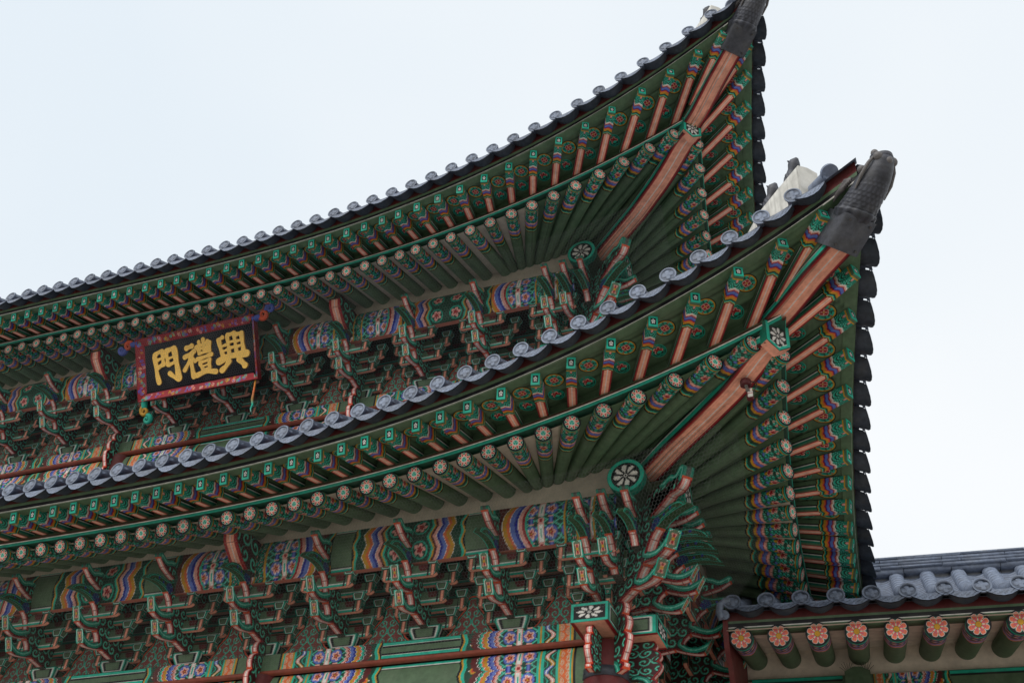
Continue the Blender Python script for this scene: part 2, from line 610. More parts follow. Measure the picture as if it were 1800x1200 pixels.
# ------------------------------------------------------------------ eave curves (measured), lower and upper tier
D, H = 1.2743, 5.9593
SU = (5.6 - D) / 3
SC = 1.457
class Curve:
    def __init__(s, e, z, b2, b3, l2, l3, x0):
        s.p = (e, z, b2, b3, l2, l3, x0)
    def __call__(s, x):
        e, z, b2, b3, l2, l3, x0 = s.p
        x = np.asarray(x, float)
        q = np.maximum(0, x - x0)
        return np.stack([x, -(e + b2 * q ** 2 + b3 * q ** 3), z + l2 * q ** 2 + l3 * q ** 3], -1)
    def hip(s):
        x = 2.0
        for _ in range(60):
            x = 0.5 * x + 0.5 * float(-s(x)[1])
        return x
TIERS = {
 'lower': dict(edge=-9.6, c=0.0, yw=0.0, zc=0.0, R=Curve(2.39774, .90873, -.00087, .0005, .00006, .00048, -9.39736),
   F=Curve(3.11119, 1.07085, .00192, .00046, -.00161, .00085, -8.75222),
   rx=[-15.6, -15.2, -14.8, -14.42, -14.04, -13.66, -13.28, -12.9, -12.52, -12.14, -11.76, -11.38, -11.0, -10.6, -10.2, -9.79, -9.4, -9.02, -8.63, -8.25, -7.86, -7.47, -7.08, -6.7, -6.32, -5.93, -5.54, -5.15, -4.75, -4.37, -3.99, -3.6, -3.17, -2.79, -2.42, -2.03, -1.62, -1.25, -0.88, -0.47, -0.06, 0.36, 0.82, 1.31, 1.83, 2.37, 2.88],
   fk=([-18, -1.25, -.88, -.47, -.06, .36, .82, 1.31, 1.83, 2.37, 2.88, 3.38], [-18, -1.28, -.87, -.37, .13, .64, 1.2, 1.78, 2.35, 2.92, 3.5, 4.03]), fx_last=3.38, side_min=-3.3, ya=1.05, xl=-15.8,
   cols=[-17.0, -11.43, -5.6, 0.0]),
 'upper': dict(edge=-13.5, c=-D, yw=D, zc=H, R=Curve(1.0603, 7.15957, -.00021, .0003, -.00768, .00065, -13.31602),
   F=Curve(1.82473, 7.24881, .0001, .00037, -.00848, .00087, -12.52492),
   rx=[-17.2, -16.8, -16.4, -16.0, -15.6, -15.2, -14.8, -14.4, -14.05, -13.69, -13.32, -12.95, -12.55, -12.19, -11.82, -11.45, -11.08, -10.7, -10.31, -9.94, -9.56, -9.17, -8.79, -8.4, -8.03, -7.63, -7.21, -6.86, -6.47, -6.07, -5.68, -5.28, -4.91, -4.51, -4.13, -3.75, -3.41, -3.04, -2.67, -2.27, -1.86, -1.43, -1.02, -0.59, -0.16, 0.3, 0.76, 1.25, 1.71],
   fk=([-18, -3.41, -3.04, -2.67, -2.27, -1.86, -1.43, -1.02, -.59, -.16, .3, .76, 1.25, 1.71, 2.17], [-18, -3.42, -3.03, -2.6, -2.15, -1.66, -1.17, -.69, -.2, .31, .81, 1.37, 1.89, 2.4, 2.86]), fx_last=2.17, side_min=-1.9, ya=1.05, xl=-17.4,
   cols=[-15.76, -11.43, -5.6, -D]),
}
ROOF_SLOPE = 0.5
RR = 0.12                                                           # rafter radius

GATE = thing("palace_gate", "two-tiered wooden palace gate with upswept grey tiled eaves and green, red and blue painted brackets", "gate",
             (-8.5, 5.5, GROUND_Z))

# ---------- rafters (round), one mesh for the straight run, tapered ones of their own for the fan
def grain(n, m, amp=0.10, cracks=5):
    """Wood grain along the first axis with a few fine drying cracks."""
    g = 1 + amp * RNG.standard_normal((1, m)) * 0.6 + amp * 0.3 * RNG.standard_normal((n, m))
    for _ in range(cracks):
        j = RNG.integers(m); i0 = RNG.integers(max(1, n // 2)); i1 = min(n, i0 + RNG.integers(n // 4 + 1, n // 2 + 2))
        g[i0:i1, j] *= 0.55
    return np.clip(g, 0.4, 1.3)[..., None]

def rafter_mesh(L, r1):
    b = MB()
    uu = np.concatenate([np.linspace(0, 0.86, 62), np.linspace(0.9, L, 16)])
    aa = np.arange(48) / 48
    A, U = np.meshgrid(aa, uu)
    rr = RR + (r1 - RR) * U / L
    P = np.stack([U, np.sin(A * 2 * math.pi) * rr, -np.cos(A * 2 * math.pi) * rr], -1)
    C = rafter_side(U, A) * grain(len(uu), len(aa))
    b.grid(P, C, closed=True)
    q = np.linspace(0, 1, 30)
    A, Q = np.meshgrid(np.arange(72) / 72, q)
    y = np.sin(A * 2 * math.pi) * Q; z = -np.cos(A * 2 * math.pi) * Q
    b.grid(np.stack([np.zeros_like(y) - 0.002, y * RR, z * RR], -1), flower_disc(y, z), closed=True)
    return b.mesh("rafter", M_PAINT)

def fly_mesh(L):
    b = MB()
    hw, hh = 0.068, 0.088
    u = np.concatenate([np.linspace(0, 0.56, 90), np.linspace(0.58, L, 6)])
    tp = 1.0 - 0.12 * np.clip(1 - u / 0.3, 0, 1)                    # the end narrows a little
    t = np.linspace(0, 1, 15)
    U, T = np.meshgrid(u, t, indexing='ij'); W = np.repeat((hw * tp)[:, None], 15, 1)
    b.grid(np.stack([U, (T * 2 - 1) * W, np.full_like(U, -hh)], -1), fly_side(U, T, 'bottom'))
    for sg in (-1, 1):
        b.grid(np.stack([U, sg * W, (T * 2 - 1) * hh], -1), fly_side(U, T, 'side'))
    x = np.linspace(-1, 1, 29); X, Y = np.meshgrid(x, x, indexing='ij')
    b.grid(np.stack([np.full_like(X, -0.001), X * hw * 0.88, Y * hh], -1), square_flower(X, Y))
    b.box((0, -hw * .88, hh - 0.004), (L, hw * .88, hh), GREEN)
    return b.mesh("flying_rafter", M_PAINT)

straight_meshes = [rafter_mesh(1.75, RR) for _ in range(5)]
straight_fly = fly_mesh(1.25)

def anchor(T, x):
    """Where the rafter whose end is at x lies over the purlin."""
    rel = x - T['c']
    xa = x if rel < -0.9 else T['c'] - 0.9 + (rel + 0.9) * 0.37
    xa = x if rel < -0.9 else T['c'] - 0.95 + (rel + 0.9) * 0.395
    za = float(np.interp(xa - T['c'], [-9, -6, -4, -2, -.98, -.55, -.2, .115, .5], [1.50, 1.53, 1.57, 1.61, 1.63, 1.69, 1.735, 1.80, 1.86]))
    return np.array([xa, T['yw'] - T['ya'], T['zc'] + za])

def merged(name, items):
    """Members beyond the frame's edge, kept as one mesh."""
    import bmesh
    bm = bmesh.new()
    for me, M in items:
        m2 = me.copy(); m2.transform(M); bm.from_mesh(m2); bpy.data.meshes.remove(m2)
    me = bpy.data.meshes.new(name); bm.to_mesh(me); bm.free()
    me.materials.append(M_PAINT)
    o = link(name, me, GATE)
    o["kind"] = "stuff"
    return o

def eave(T, side):
    """Rafters, boards and flying rafters of one eave; side mirrors the front about the hip."""
    R, F = T['R'], T['F']
    mp = MIR if side else (lambda p: np.asarray(p, float))
    lo = T['side_min'] if side else -99
    rx = [x for x in T['rx'] if x >= lo]
    ends, flys = [], []
    far_r, far_f = [], []
    edge = -99 if side else T['edge']
    for x in rx:
        E = R(x); A = anchor(T, x); rel = x - T['c']
        Dv = A - E
        L = np.linalg.norm(Dv)
        if rel < -0.9:
            me = straight_meshes[len(ends) % 5]
        else:
            me = rafter_mesh(L + 0.35, 0.085 if rel < 2 else 0.075)
        Mx = frame(mp(E), mp(A) - mp(E))
        if x < edge:
            far_r.append((me, Mx))
        else:
            link("rafter", me, GATE, Mx)
        ends.append(E)
    fr = rx + [T['fx_last']]
    for x in fr:
        xf = float(np.interp(x, *T['fk']))
        Pf = F(xf); I = R(x) + np.array([0, 0.0, 0.345])
        if x == T['fx_last']:
            I = np.array([x - 0.05, -(x + 0.14), I[2]])
        Dv = I - Pf
        rel = x - T['c']
        me = straight_fly if rel < -1.7 else fly_mesh(np.linalg.norm(Dv) + (0.4 if rel < 2 else 0.1))
        Mx = frame(mp(Pf), mp(I) - mp(Pf))
        if x < edge + .75:
            far_f.append((me, Mx))
        else:
            link("flying_rafter", me, GATE, Mx)
        flys.append((Pf, I))
    if far_r:
        merged("outer_rafters", far_r); merged("outer_flying_rafters", far_f)
    x0 = max(lo, rx[0]) - 0.2
    # plaster between the rafters
    b = MB()
    xs = np.concatenate([np.linspace(x0, T['c'] - 0.95, 60), np.linspace(T['c'] - 0.9, R.hip() - 0.08, 60)])
    E = np.array([R(x) for x in xs]) + [0, 0.02, 0.045]
    A = np.array([anchor(T, x) for x in xs]) + [0, 0.1, 0.045]
    t = np.linspace(0, 1, 16)[None, :, None]
    P = E[:, None] * (1 - t) + A[:, None] * t
    Cc = fill(P.shape[:2], PLASTER)
    Cc[xs > T['c'] + 0.2] = GREEN
    b.grid(mp(P), Cc)
    b.build("soffit_plaster", M_PLAST, GATE)
    # board over the rafter ends
    b = MB()
    xs = np.linspace(x0, R.hip(), 160)
    E = np.array([R(x) for x in xs])
    sec = [(-0.12, .116, DGREEN), (0.035, .116, DGREEN), (0.04, .118, TEAL * .6), (0.05, .16, TEAL * .6), (0.05, .163, WHITE), (0.05, .176, WHITE), (0.05, .179, BROWN),
           (0.05, .216, BROWN), (0.03, .224, DGREEN), (0.03, .23, GREEN), (0.02, .262, GREEN), (-0.05, .265, GREEN), (-0.06, .28, GREEN), (-0.07, .50, GREEN)]
    P = np.array([[e + [0, -o, z] for o, z, c in sec] for e in E])
    Cc = np.array([[c for o, z, c in sec]] * len(xs))
    b.grid(mp(P), Cc)
    b.build("eave_board", M_PAINT, GATE)
    # boarding above the flying rafters, with painted medallions
    b = MB()
    xf = np.array([float(np.interp(x, *T['fk'])) for x in np.linspace(x0, T['fx_last'], 140)])
    xr = np.linspace(x0, T['fx_last'], 140)
    O = np.array([F(x) for x in xf]) + [0, -0.06, 0.089]
    I = np.array([R(x) for x in xr]) + [0, 0.12, 0.46]
    t = np.linspace(0, 1, 34)[None, :, None]
    P = O[:, None] * (1 - t) + I[:, None] * t
    Cc = fill(P.shape[:2], GREEN) * (1 + 0.09 * RNG.standard_normal((1, 34, 1)) + 0.03 * RNG.standard_normal((140, 34, 1)))
    for jn in (9, 22):
        Cc[:, jn] = GREEN * 0.35
    for _ in range(60):                                              # butt joints and knots of the boarding
        i_, j_ = RNG.integers(139), RNG.integers(34)
        Cc[i_, j_:j_ + RNG.integers(1, 4)] *= 0.5
    b.grid(mp(P), Cc)
    q = np.linspace(0, 1, 18); aa = np.arange(28) / 28 * 2 * math.pi
    AA, Q = np.meshgrid(aa, q)
    X, Y = np.cos(AA) * Q, np.sin(AA) * Q
    r = Q; th = AA
    quat = fill(r.shape, BLACK)
    sh = 0.86 + 0.10 * np.abs(np.cos(2 * th))
    quat[r < 0.9] = YEL; quat[r < 0.82] = DGREEN
    quat[(r < 0.78) & (r > 0.42) & (((th / (2 * math.pi) * 8) % 1) < 0.6)] = TEAL
    quat[(r < 0.62) & (r > 0.52) & (((th / (2 * math.pi) * 8) % 1) < 0.4)] = DGREEN
    quat[(r > 0.6) & (r < 0.72) & (((th / (2 * math.pi) * 8) % 1) > 0.8)] = VERM
    quat[(np.maximum(np.abs(X), np.abs(Y)) < 0.36)] = PINK
    quat[(np.maximum(np.abs(X), np.abs(Y)) < 0.3) & ((np.abs(X) > 0.05) & (np.abs(Y) > 0.05))] = RED
    quat[r < 0.1] = YEL
    lot = fill(r.shape, TEAL)
    lot[r < 0.92] = DGREEN
    lot[(r < 0.86) & (np.abs(r - (0.62 + 0.16 * np.abs(np.cos(3 * th)))) < 0.05)] = TEAL
    pe = r < 0.34 + 0.3 * np.abs(np.cos(2.5 * th + 0.4)) * (np.sin(th) > -0.5)
    lot[pe] = PINK
    lot[r < 0.24 + 0.28 * np.abs(np.cos(2.5 * th + 0.4)) * (np.sin(th) > -0.5)] = RED
    lot[(r < 0.42) & (np.sin(th) < -0.55)] = TEAL
    lot[(np.hypot(X, Y - 0.8) < 0.12)] = RED
    for (P0, I0), (P1, I1) in zip(flys[:-1], flys[1:]):
        for tt, pic in ((0.40, quat), (0.80, lot)):
            a0 = P0 * (1 - tt) + I0 * tt; a1 = P1 * (1 - tt) + I1 * tt
            gap = np.linalg.norm(a1 - a0) - 0.136
            if gap < 0.12:
                continue
            ux = (a1 - a0) / np.linalg.norm(a1 - a0)
            uy = (I0 - P0 + I1 - P1); uy = uy / np.linalg.norm(uy); uy = uy - ux * (uy @ ux); uy /= np.linalg.norm(uy)
            nrm = np.cross(ux, uy); nrm *= -np.sign(nrm[2])
            # height of the boarding at this place
            c = (a0 + a1) / 2
            j = int(np.argmin(np.abs(P[:, :, 0] - c[0]) + np.abs(P[:, :, 1] - c[1])))
            ii, jj = divmod(j, P.shape[1])
            ii = min(max(ii, 1), P.shape[0] - 2); jj = min(max(jj, 1), P.shape[1] - 2)
            n2 = np.cross(P[ii + 1, jj] - P[ii - 1, jj], P[ii, jj + 1] - P[ii, jj - 1]); n2 /= np.linalg.norm(n2); n2 *= -np.sign(n2[2])
            c = c - n2 * ((c - P[ii, jj]) @ n2) + n2 * 0.006
            ux = ux - n2 * (ux @ n2); ux /= np.linalg.norm(ux); uy = np.cross(n2, ux)
            if uy @ (I0 - P0) > 0: uy = -uy
            Rm = min(0.135 if pic is quat else 0.105, gap * 0.52)
            Ry = min(0.165 if pic is quat else 0.14, Rm * 1.5)
            G = c + X[..., None] * Rm * ux * (1 if pic is lot else 1) + Y[..., None] * Ry * uy
            b.grid(mp(G), pic, closed=True)
    b.build("soffit_board", M_PAINT, GATE)
    # fascia: white, black and green lines, then the dark red tile board
    b = MB()
    xs = np.linspace(x0, F.hip() - .05, 180)
    E = np.array([F(x) for x in xs])
    sec = [(-0.10, .088, GREEN), (0.03, .088, GREEN), (0.04, .09, GREEN), (0.05, .092, WHITE), (0.054, .106, WHITE), (0.054, .109, BLACK), (0.058, .162, BLACK), (0.06, .165, GREEN),
           (0.075, .205, GREEN), (0.075, .208, MAROON), (0.11, .36, MAROON), (0.0, .42, MAROON), (-0.2, .40, MAROON)]
    P = np.array([[e + [0, -o, z] for o, z, c in sec] for e in E])
    Cc = np.array([[c for o, z, c in sec]] * len(xs))
    b.grid(mp(P), Cc)
    b.build("fascia_board", M_PAINT, GATE)

for key in ('lower', 'upper'):
    for side in (0, 1):
        eave(TIERS[key], side)

# ------------------------------------------------------------------ hip rafters with their clay dragon heads
def strip_beam(b, path, zt, width, deep_cols=True, w1=None):
    """Beam in the hip plane: path of (d, z) along its underside, depth zt."""
    path = np.array(path)
    dd = np.linspace(path[0, 0], path[-1, 0], 70)
    zz = np.interp(dd, path[:, 0], path[:, 1])
    k = np.array([1, 4, 6, 4, 1.0]); k /= k.sum()
    zp = np.pad(zz, 2, mode='edge'); zz = np.convolve(zp, k, 'valid')
    sq = 1 / math.sqrt(2)
    def pt(d, s, z):
        return np.stack([d + s * sq, -d + s * sq, z], -1)
    t = np.linspace(-1, 1, 25)
    Dg, Tg = np.meshgrid(dd, t, indexing='ij'); Z = np.repeat(zz[:, None], 25, 1)
    hw = width / 2
    k = np.abs(Tg)
    C = fill(Tg.shape, SALMON)
    C[k > 0.70] = RED
    C[k > 0.9] = lin(84, 30, 34)
    C[k < 0.045] = WHITE
    b.grid(pt(Dg, Tg * hw, Z), C * grain(70, 25, 0.08, 7))
    tt = np.linspace(0, 1, 25)
    Dg, Vg = np.meshgrid(dd, tt, indexing='ij'); Z = np.repeat(zz[:, None], 25, 1) + Vg * zt
    C = fill(Vg.shape, GREEN)
    C[Vg < 0.42] = BLACK
    C[Vg < 0.34] = WHITE
    C[Vg < 0.31] = TEAL
    C[Vg < 0.12] = lin(60, 40, 38)
    for sg in (-1, 1):
        b.grid(pt(Dg, np.full_like(Dg, sg * hw), Z), C * grain(70, 25, 0.08, 6))
    b.grid(np.stack([pt(dd, hw, zz + zt), pt(dd, -hw, zz + zt)], 1), GREEN)
    return pt, dd, zz

def hip(Ts, chu, sar, off, face_d):
    b = MB()
    pt, dd, zz = strip_beam(b, chu, 0.40, 0.34)
    part = b.build("hip_rafter", M_PAINT, GATE)
    # five-sided end block with a white blossom
    b = MB()
    d, zc = face_d
    out = [(-.175, .20), (.175, .20), (.175, -.13), (0, -.25), (-.175, -.13)]
    A = np.array([pt(np.array(d), np.array(s), np.array(zc + z)) for s, z in out])
    nrm = np.array([1, -1, 0]) / math.sqrt(2)
    Bk = A - nrm * 0.13
    for i in range(5):
        j = (i + 1) % 5
        b.poly([A[i], A[j], Bk[j], Bk[i]], lin(30, 128, 104) if i in (1, 4) else SALMON if i in (2, 3) else GREEN)
    s = np.linspace(-1, 1, 31); v = np.linspace(0, 1, 37)
    Sg, Vg = np.meshgrid(s, v, indexing='ij')
    zlow = -0.25 + np.abs(Sg) * 0.12
    Zg = zlow + Vg * (0.20 - zlow)
    ed = np.minimum(np.minimum((1 - np.abs(Sg)) * 0.175, 0.20 - Zg), (Zg - zlow) * 0.8)
    C = petal8(Sg * 0.175 / 0.125, (Zg + 0.01) / 0.16)
    C[(ed < 0.055)] = WHITE
    C[(ed < 0.048)] = TEAL
    C[(ed < 0.01)] = DGREEN
    b.grid(pt(d + 0.002 * np.ones_like(Sg), Sg * 0.175, zc + Zg), C)
    b.build("end_block", M_PAINT, part)
    b = MB()
    strip_beam(b, sar, 0.30, 0.32)
    upper = b.build("hip_extension", M_PAINT, GATE)
    # clay socket and dragon head
    dx, dz = off
    def q(d, s, z):
        return pt(np.asarray(d + dx, float), np.asarray(s, float), np.asarray(z + dz, float))
    b = MB()
    ax = np.array([[4.08, 2.36], [4.17, 2.41], [4.30, 2.49], [4.37, 2.54]])
    dirv = np.array([0.86, 0.5]); nv = np.array([-0.5, 0.86])
    rows = []
    for a in ax:
        ring = []
        for s, n in ((-.2, -.205), (-.06, -.215), (.06, -.215), (.2, -.205), (.205, 0), (.2, .2), (0, .22), (-.2, .2), (-.205, 0)):
            c = a + nv * n
            ring.append(q(c[0], s, c[1]))
        rows.append(ring)
    b.grid(np.array(rows), lin(76, 78, 86), closed=True)
    b.poly(rows[-1], lin(82, 80, 84)); b.poly(rows[0][::-1], lin(82, 80, 84))
    for s in (-.14, .14):                                            # nail heads
        for a in (ax[0] + dirv * .04, ax[-1] - dirv * .05):
            c = a - nv * .21
            p0 = q(c[0], s, c[1]); c2 = a - nv * .228; p1 = q(c2[0], s, c2[1])
            b.tube([p0, p1], 0.016, lin(70, 66, 66), 8)
    b.build("clay_socket", M_CLAY, upper, smooth=False)
    # head: lofted neck and muzzle with brow, jaw, eyes, mane
    b = MB()
    axis = np.array([[4.34, 2.50], [4.40, 2.535], [4.42, 2.55], [4.50, 2.60], [4.585, 2.66], [4.66, 2.73], [4.72, 2.80], [4.765, 2.86], [4.80, 2.915], [4.825, 2.95], [4.835, 2.97]])
    rw = np.array([.215, .245, .222, .205, .195, .182, .165, .145, .135, .10, .03])
    rh = np.array([.20, .23, .205, .20, .195, .185, .17, .15, .13, .095, .03])
    n, m = 150, 96
    ti = np.linspace(0, len(axis) - 1, n)
    axs = np.stack([np.interp(ti, range(len(axis)), axis[:, i]) for i in (0, 1)], 1)
    for _ in range(2):
        axs[1:-1] = (axs[:-2] + 2 * axs[1:-1] + axs[2:]) / 4
    rws = np.interp(ti, range(len(axis)), rw); rhs = np.interp(ti, range(len(axis)), rh)
    tg = np.gradient(axs, axis=0); tg /= np.linalg.norm(tg, axis=1)[:, None]
    nn = np.stack([-tg[:, 1], tg[:, 0]], 1)
    an = np.arange(m) / m * 2 * math.pi
    tau = np.linspace(0, 1, n)
    P = np.zeros((n, m, 3)); bumps = []
    for i in range(n):
        k = tau[i]
        bump = 1 + 0 * an
        # scales on the neck
        if 0.22 < k < 0.5:
            rw_ = (k * 24) % 1; od = int(k * 24) % 2
            cell = ((an * 12 / math.pi + 0.5 * od) % 1) * 2 - 1
            bump = bump + 0.03 * np.clip(1 - cell ** 2 - rw_, 0, 1) * min(1, (0.5 - k) * 8)
        # rolled lip line and brow folds along the head
        if k >= 0.55:
            bump = bump + 0.10 * np.exp(-((np.abs(np.angle(np.exp(1j * (an - math.pi / 2)))) - 0.75) / 0.22) ** 2) * math.exp(-((k - 0.68) / 0.08) ** 2)
            bump = bump - 0.10 * np.exp(-((np.abs(np.angle(np.exp(1j * (an + math.pi / 2)))) - 1.35) / 0.12) ** 2) * min(1, (k - 0.55) * 8)
            bump = bump + 0.16 * math.exp(-((k - 0.88) / 0.045) ** 2) * (np.sin(an) > -0.1)
            bump = bump - 0.10 * math.exp(-((k - 0.80) / 0.03) ** 2)
        if k < 0.25:
            bump = bump * (1 + 0.02 * np.sin(an * 14))
        bumps.append(bump)
        s = np.cos(an) * rws[i] * bump; h = np.sin(an) * rhs[i] * bump
        P[i] = q(axs[i, 0] + nn[i, 0] * h, s, axs[i, 1] + nn[i, 1] * h)
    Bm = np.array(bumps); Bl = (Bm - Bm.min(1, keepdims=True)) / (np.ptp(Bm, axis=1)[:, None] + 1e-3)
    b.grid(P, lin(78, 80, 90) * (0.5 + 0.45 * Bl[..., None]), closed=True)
    head = b.build("dragon_head", M_CLAY, upper, smooth=True)
    # eyes, nostril curls, ears and mane as modelled relief on the same head
    b = MB()
    def ball(d, s, z, r):
        th, ph = np.meshgrid(np.linspace(0, math.pi, 9), np.arange(14) / 14 * 2 * math.pi, indexing='ij')
        c = q(d, s, z)
        b.grid(c + r * np.stack([np.sin(th) * np.cos(ph), np.sin(th) * np.sin(ph), np.cos(th)], -1), lin(98, 94, 94), closed=True)
    for sg in (-1, 1):
        ball(4.68, sg * .165, 2.83, .05)
        ball(4.80, sg * .085, 2.985, .045)
        ball(4.84, sg * .10, 2.86, .06)
        for kx in range(6):
            f = kx / 5
            pth = [q(4.56 - .10 * f, sg * (.17 + .02 * f), 2.80 - .02 * f + .02), q(4.50 - .12 * f, sg * .20, 2.86 - .07 * f), q(4.44 - .12 * f, sg * .19, 2.87 - .11 * f)]
            b.tube(pth, [.03, .028, .008], lin(98, 94, 94), 8)
        b.tube([q(4.60, sg * .20, 2.60), q(4.70, sg * .205, 2.70), q(4.78, sg * .18, 2.80), q(4.845, sg * .12, 2.90)], [.012, .022, .022, .012], lin(98, 94, 94), 8)
    ball(4.865, 0, 2.80, .055); ball(4.80, 0, 2.70, .045)
    b.build("head_relief", M_CLAY, upper, smooth=True)

hip('lower', [(-.3, 1.62), (.83, 1.62), (1.33, 1.655), (1.97, 1.64), (2.47, 1.65), (2.8, 1.73), (2.99, 1.79), (3.08, 1.75), (3.16, 1.70)],
    [(2.3, 2.02), (3.1, 2.06), (3.37, 2.085), (3.76, 2.17), (4.17, 2.20), (4.3, 2.23)], (-.03, -.05), (3.19, 1.857))
hip('upper', [(-1.3, 7.52), (-.19, 7.50), (.64, 7.37), (1.22, 7.385), (1.5, 7.45), (1.71, 7.54), (1.85, 7.57), (1.98, 7.52)],
    [(1.2, 7.72), (1.8, 7.74), (2.15, 7.80), (2.57, 8.05), (2.89, 8.19), (3.04, 8.25)], (4.1411 * 0 - 1.252, 5.977), (2.004, 7.707))

# ------------------------------------------------------------------ tiled roofs
def end_tile_mesh():
    """Round end tile, +X inwards: raised rim, relief blossom, a short barrel behind."""
    b = MB()
    q = np.linspace(0, 1, 15); an = np.arange(32) / 32 * 2 * math.pi
    A, Q = np.meshgrid(an, q)
    h = np.where(Q > 0.84, 0.014, 0.0) + 0.012 * ((Q < 0.3 + 0.4 * np.abs(np.cos(2 * A + .4))) & (Q < 0.74)) + 0.006 * (Q < 0.2)
    r = 0.108
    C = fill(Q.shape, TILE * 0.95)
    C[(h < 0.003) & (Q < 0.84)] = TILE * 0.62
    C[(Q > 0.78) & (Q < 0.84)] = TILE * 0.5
    b.grid(np.stack([-h + .62 * np.sin(A) * Q * r, np.cos(A) * Q * r, np.sin(A) * Q * r], -1), C, closed=True)
    rows = [(-0.014, r, .62), (0.026, r, .62), (0.03, 0.088, .62), (0.5, 0.088, 0)]
    b.grid(np.array([[(x + t_ * math.sin(a) * k, math.cos(a) * k, math.sin(a) * k) for a in an] for x, k, t_ in rows]), TILE, closed=True)
    return b.mesh("end_tile", M_TILE)

def drip_tile_mesh(wd=0.40):
    """Drip tile between two rows: sagging trough with a leaf-shaped lip, +X inwards."""
    b = MB()
    s = np.linspace(-1, 1, 33); v = np.linspace(0, 1, 9)
    Sg, V = np.meshgrid(s, v, indexing='ij')
    lip = 0.088 * (1 - np.abs(Sg) ** 2.0) + 0.005 * np.abs(np.cos(Sg * math.pi * 2.5)) + 0.012
    top = -0.014 * (1 - Sg ** 2) + 0.0
    z = top - V * lip
    rel = 0.010 * (np.sin(Sg * 26) * np.sin(V * 11 + Sg * 7)) * (V > 0.15) * (V < 0.85) + 0.012 * ((V < 0.1) | (V > 0.9))
    x = -0.03 - V * lip * 1.0 - rel
    C = fill(Sg.shape, TILE)
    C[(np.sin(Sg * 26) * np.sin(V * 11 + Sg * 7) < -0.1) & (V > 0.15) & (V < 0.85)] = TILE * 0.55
    b.grid(np.stack([x, Sg * wd / 2, z], -1), C)
    x2 = np.array([0, 0.02, 0.5])
    X2, S2 = np.meshgrid(x2, s, indexing='ij')
    b.grid(np.stack([X2 - 0.02, S2 * wd / 2, -0.014 * (1 - S2 ** 2) + 0.0 + 0 * X2], -1), TILE)
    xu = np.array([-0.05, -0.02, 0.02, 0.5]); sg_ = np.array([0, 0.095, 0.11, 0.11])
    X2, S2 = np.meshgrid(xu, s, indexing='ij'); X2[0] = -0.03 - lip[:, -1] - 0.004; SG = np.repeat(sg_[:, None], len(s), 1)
    b.grid(np.stack([X2, S2 * wd / 2, np.where(SG == 0, top[:, -1] - lip[:, -1] - 0.006, -SG * (1 - S2 ** 2) - 0.014)], -1), TILE * 0.3)  # trough underside: shade under the eave edge painted into the tile colour
    return b.mesh("drip_tile", M_TILE)

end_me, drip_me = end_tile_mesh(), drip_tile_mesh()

def tile_edge(T, x, out=0.25):
    return T['F'](x) + np.array([0, -out, 0.37])

def roof(T, key, side, up_to):
    mp = MIR if side else (lambda p: np.asarray(p, float))
    po = 0.22 if side else 0.25
    xh = T['F'].hip() + 0.16
    n = int((xh - T['xl']) / 0.415)
    xs = [(3.71 if key == 'lower' else 2.70) - 0.413 * i for i in range(n)]
    if side:
        xs = [x for x in xs if x > T['side_min'] - 0.4]
    b = MB()
    def top(x):
        e = tile_edge(T, x, po)
        lim = min(up_to, -x + 0.0)
        return np.array([x, max(e[1] + 0.05, lim), e[2] + max(0.02, (max(e[1] + .05, lim) - e[1])) * ROOF_SLOPE])
    lo = (T['side_min'] - 0.6) if side else T['xl'] - 0.4
    gx = np.linspace(lo, xh - .19, 90)
    t = np.linspace(0, 1, 10)[None, :, None]
    A = np.array([tile_edge(T, x, po) + [0, .05, -.075] for x in gx]); B = np.array([top(x) + [0, 0, -.075] for x in gx])
    b.grid(mp(A[:, None] * (1 - t) + B[:, None] * t), TILE * 0.75)
    an = np.linspace(0, math.pi, 9)
    for x in xs:
        a, c = tile_edge(T, x, po), top(x)
        L = np.linalg.norm(c - a)
        if L < 0.5:
            continue
        m = max(2, int(L / 0.3))
        rows = []
        for i in range(m):
            for f, k in ((i / m, .094), ((i + .97) / m, .084)):
                p = a * (1 - f) + c * f
                rows.append([p + [k * math.cos(q), 0, k * math.sin(q)] for q in an])
        b.grid(mp(np.array(rows)), TILE)
    o = b.build("roof", M_TILE, GATE)
    for i, x in enumerate(xs):
        e = tile_edge(T, x, po)
        dv = np.array([0, 1, ROOF_SLOPE])
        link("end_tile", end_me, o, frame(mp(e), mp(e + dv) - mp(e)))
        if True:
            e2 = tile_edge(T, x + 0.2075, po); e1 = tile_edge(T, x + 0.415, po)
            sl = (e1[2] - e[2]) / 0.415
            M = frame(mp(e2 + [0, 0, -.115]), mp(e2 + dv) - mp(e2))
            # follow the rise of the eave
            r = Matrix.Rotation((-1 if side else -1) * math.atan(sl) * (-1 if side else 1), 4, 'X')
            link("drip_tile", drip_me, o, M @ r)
    return o

ROOFS = {}
for key, up in (('lower', D + 0.05), ('upper', 4.5)):
    for side in (0, 1):
        T = TIERS[key]
        ROOFS[key, side] = roof(T, key, side, up)

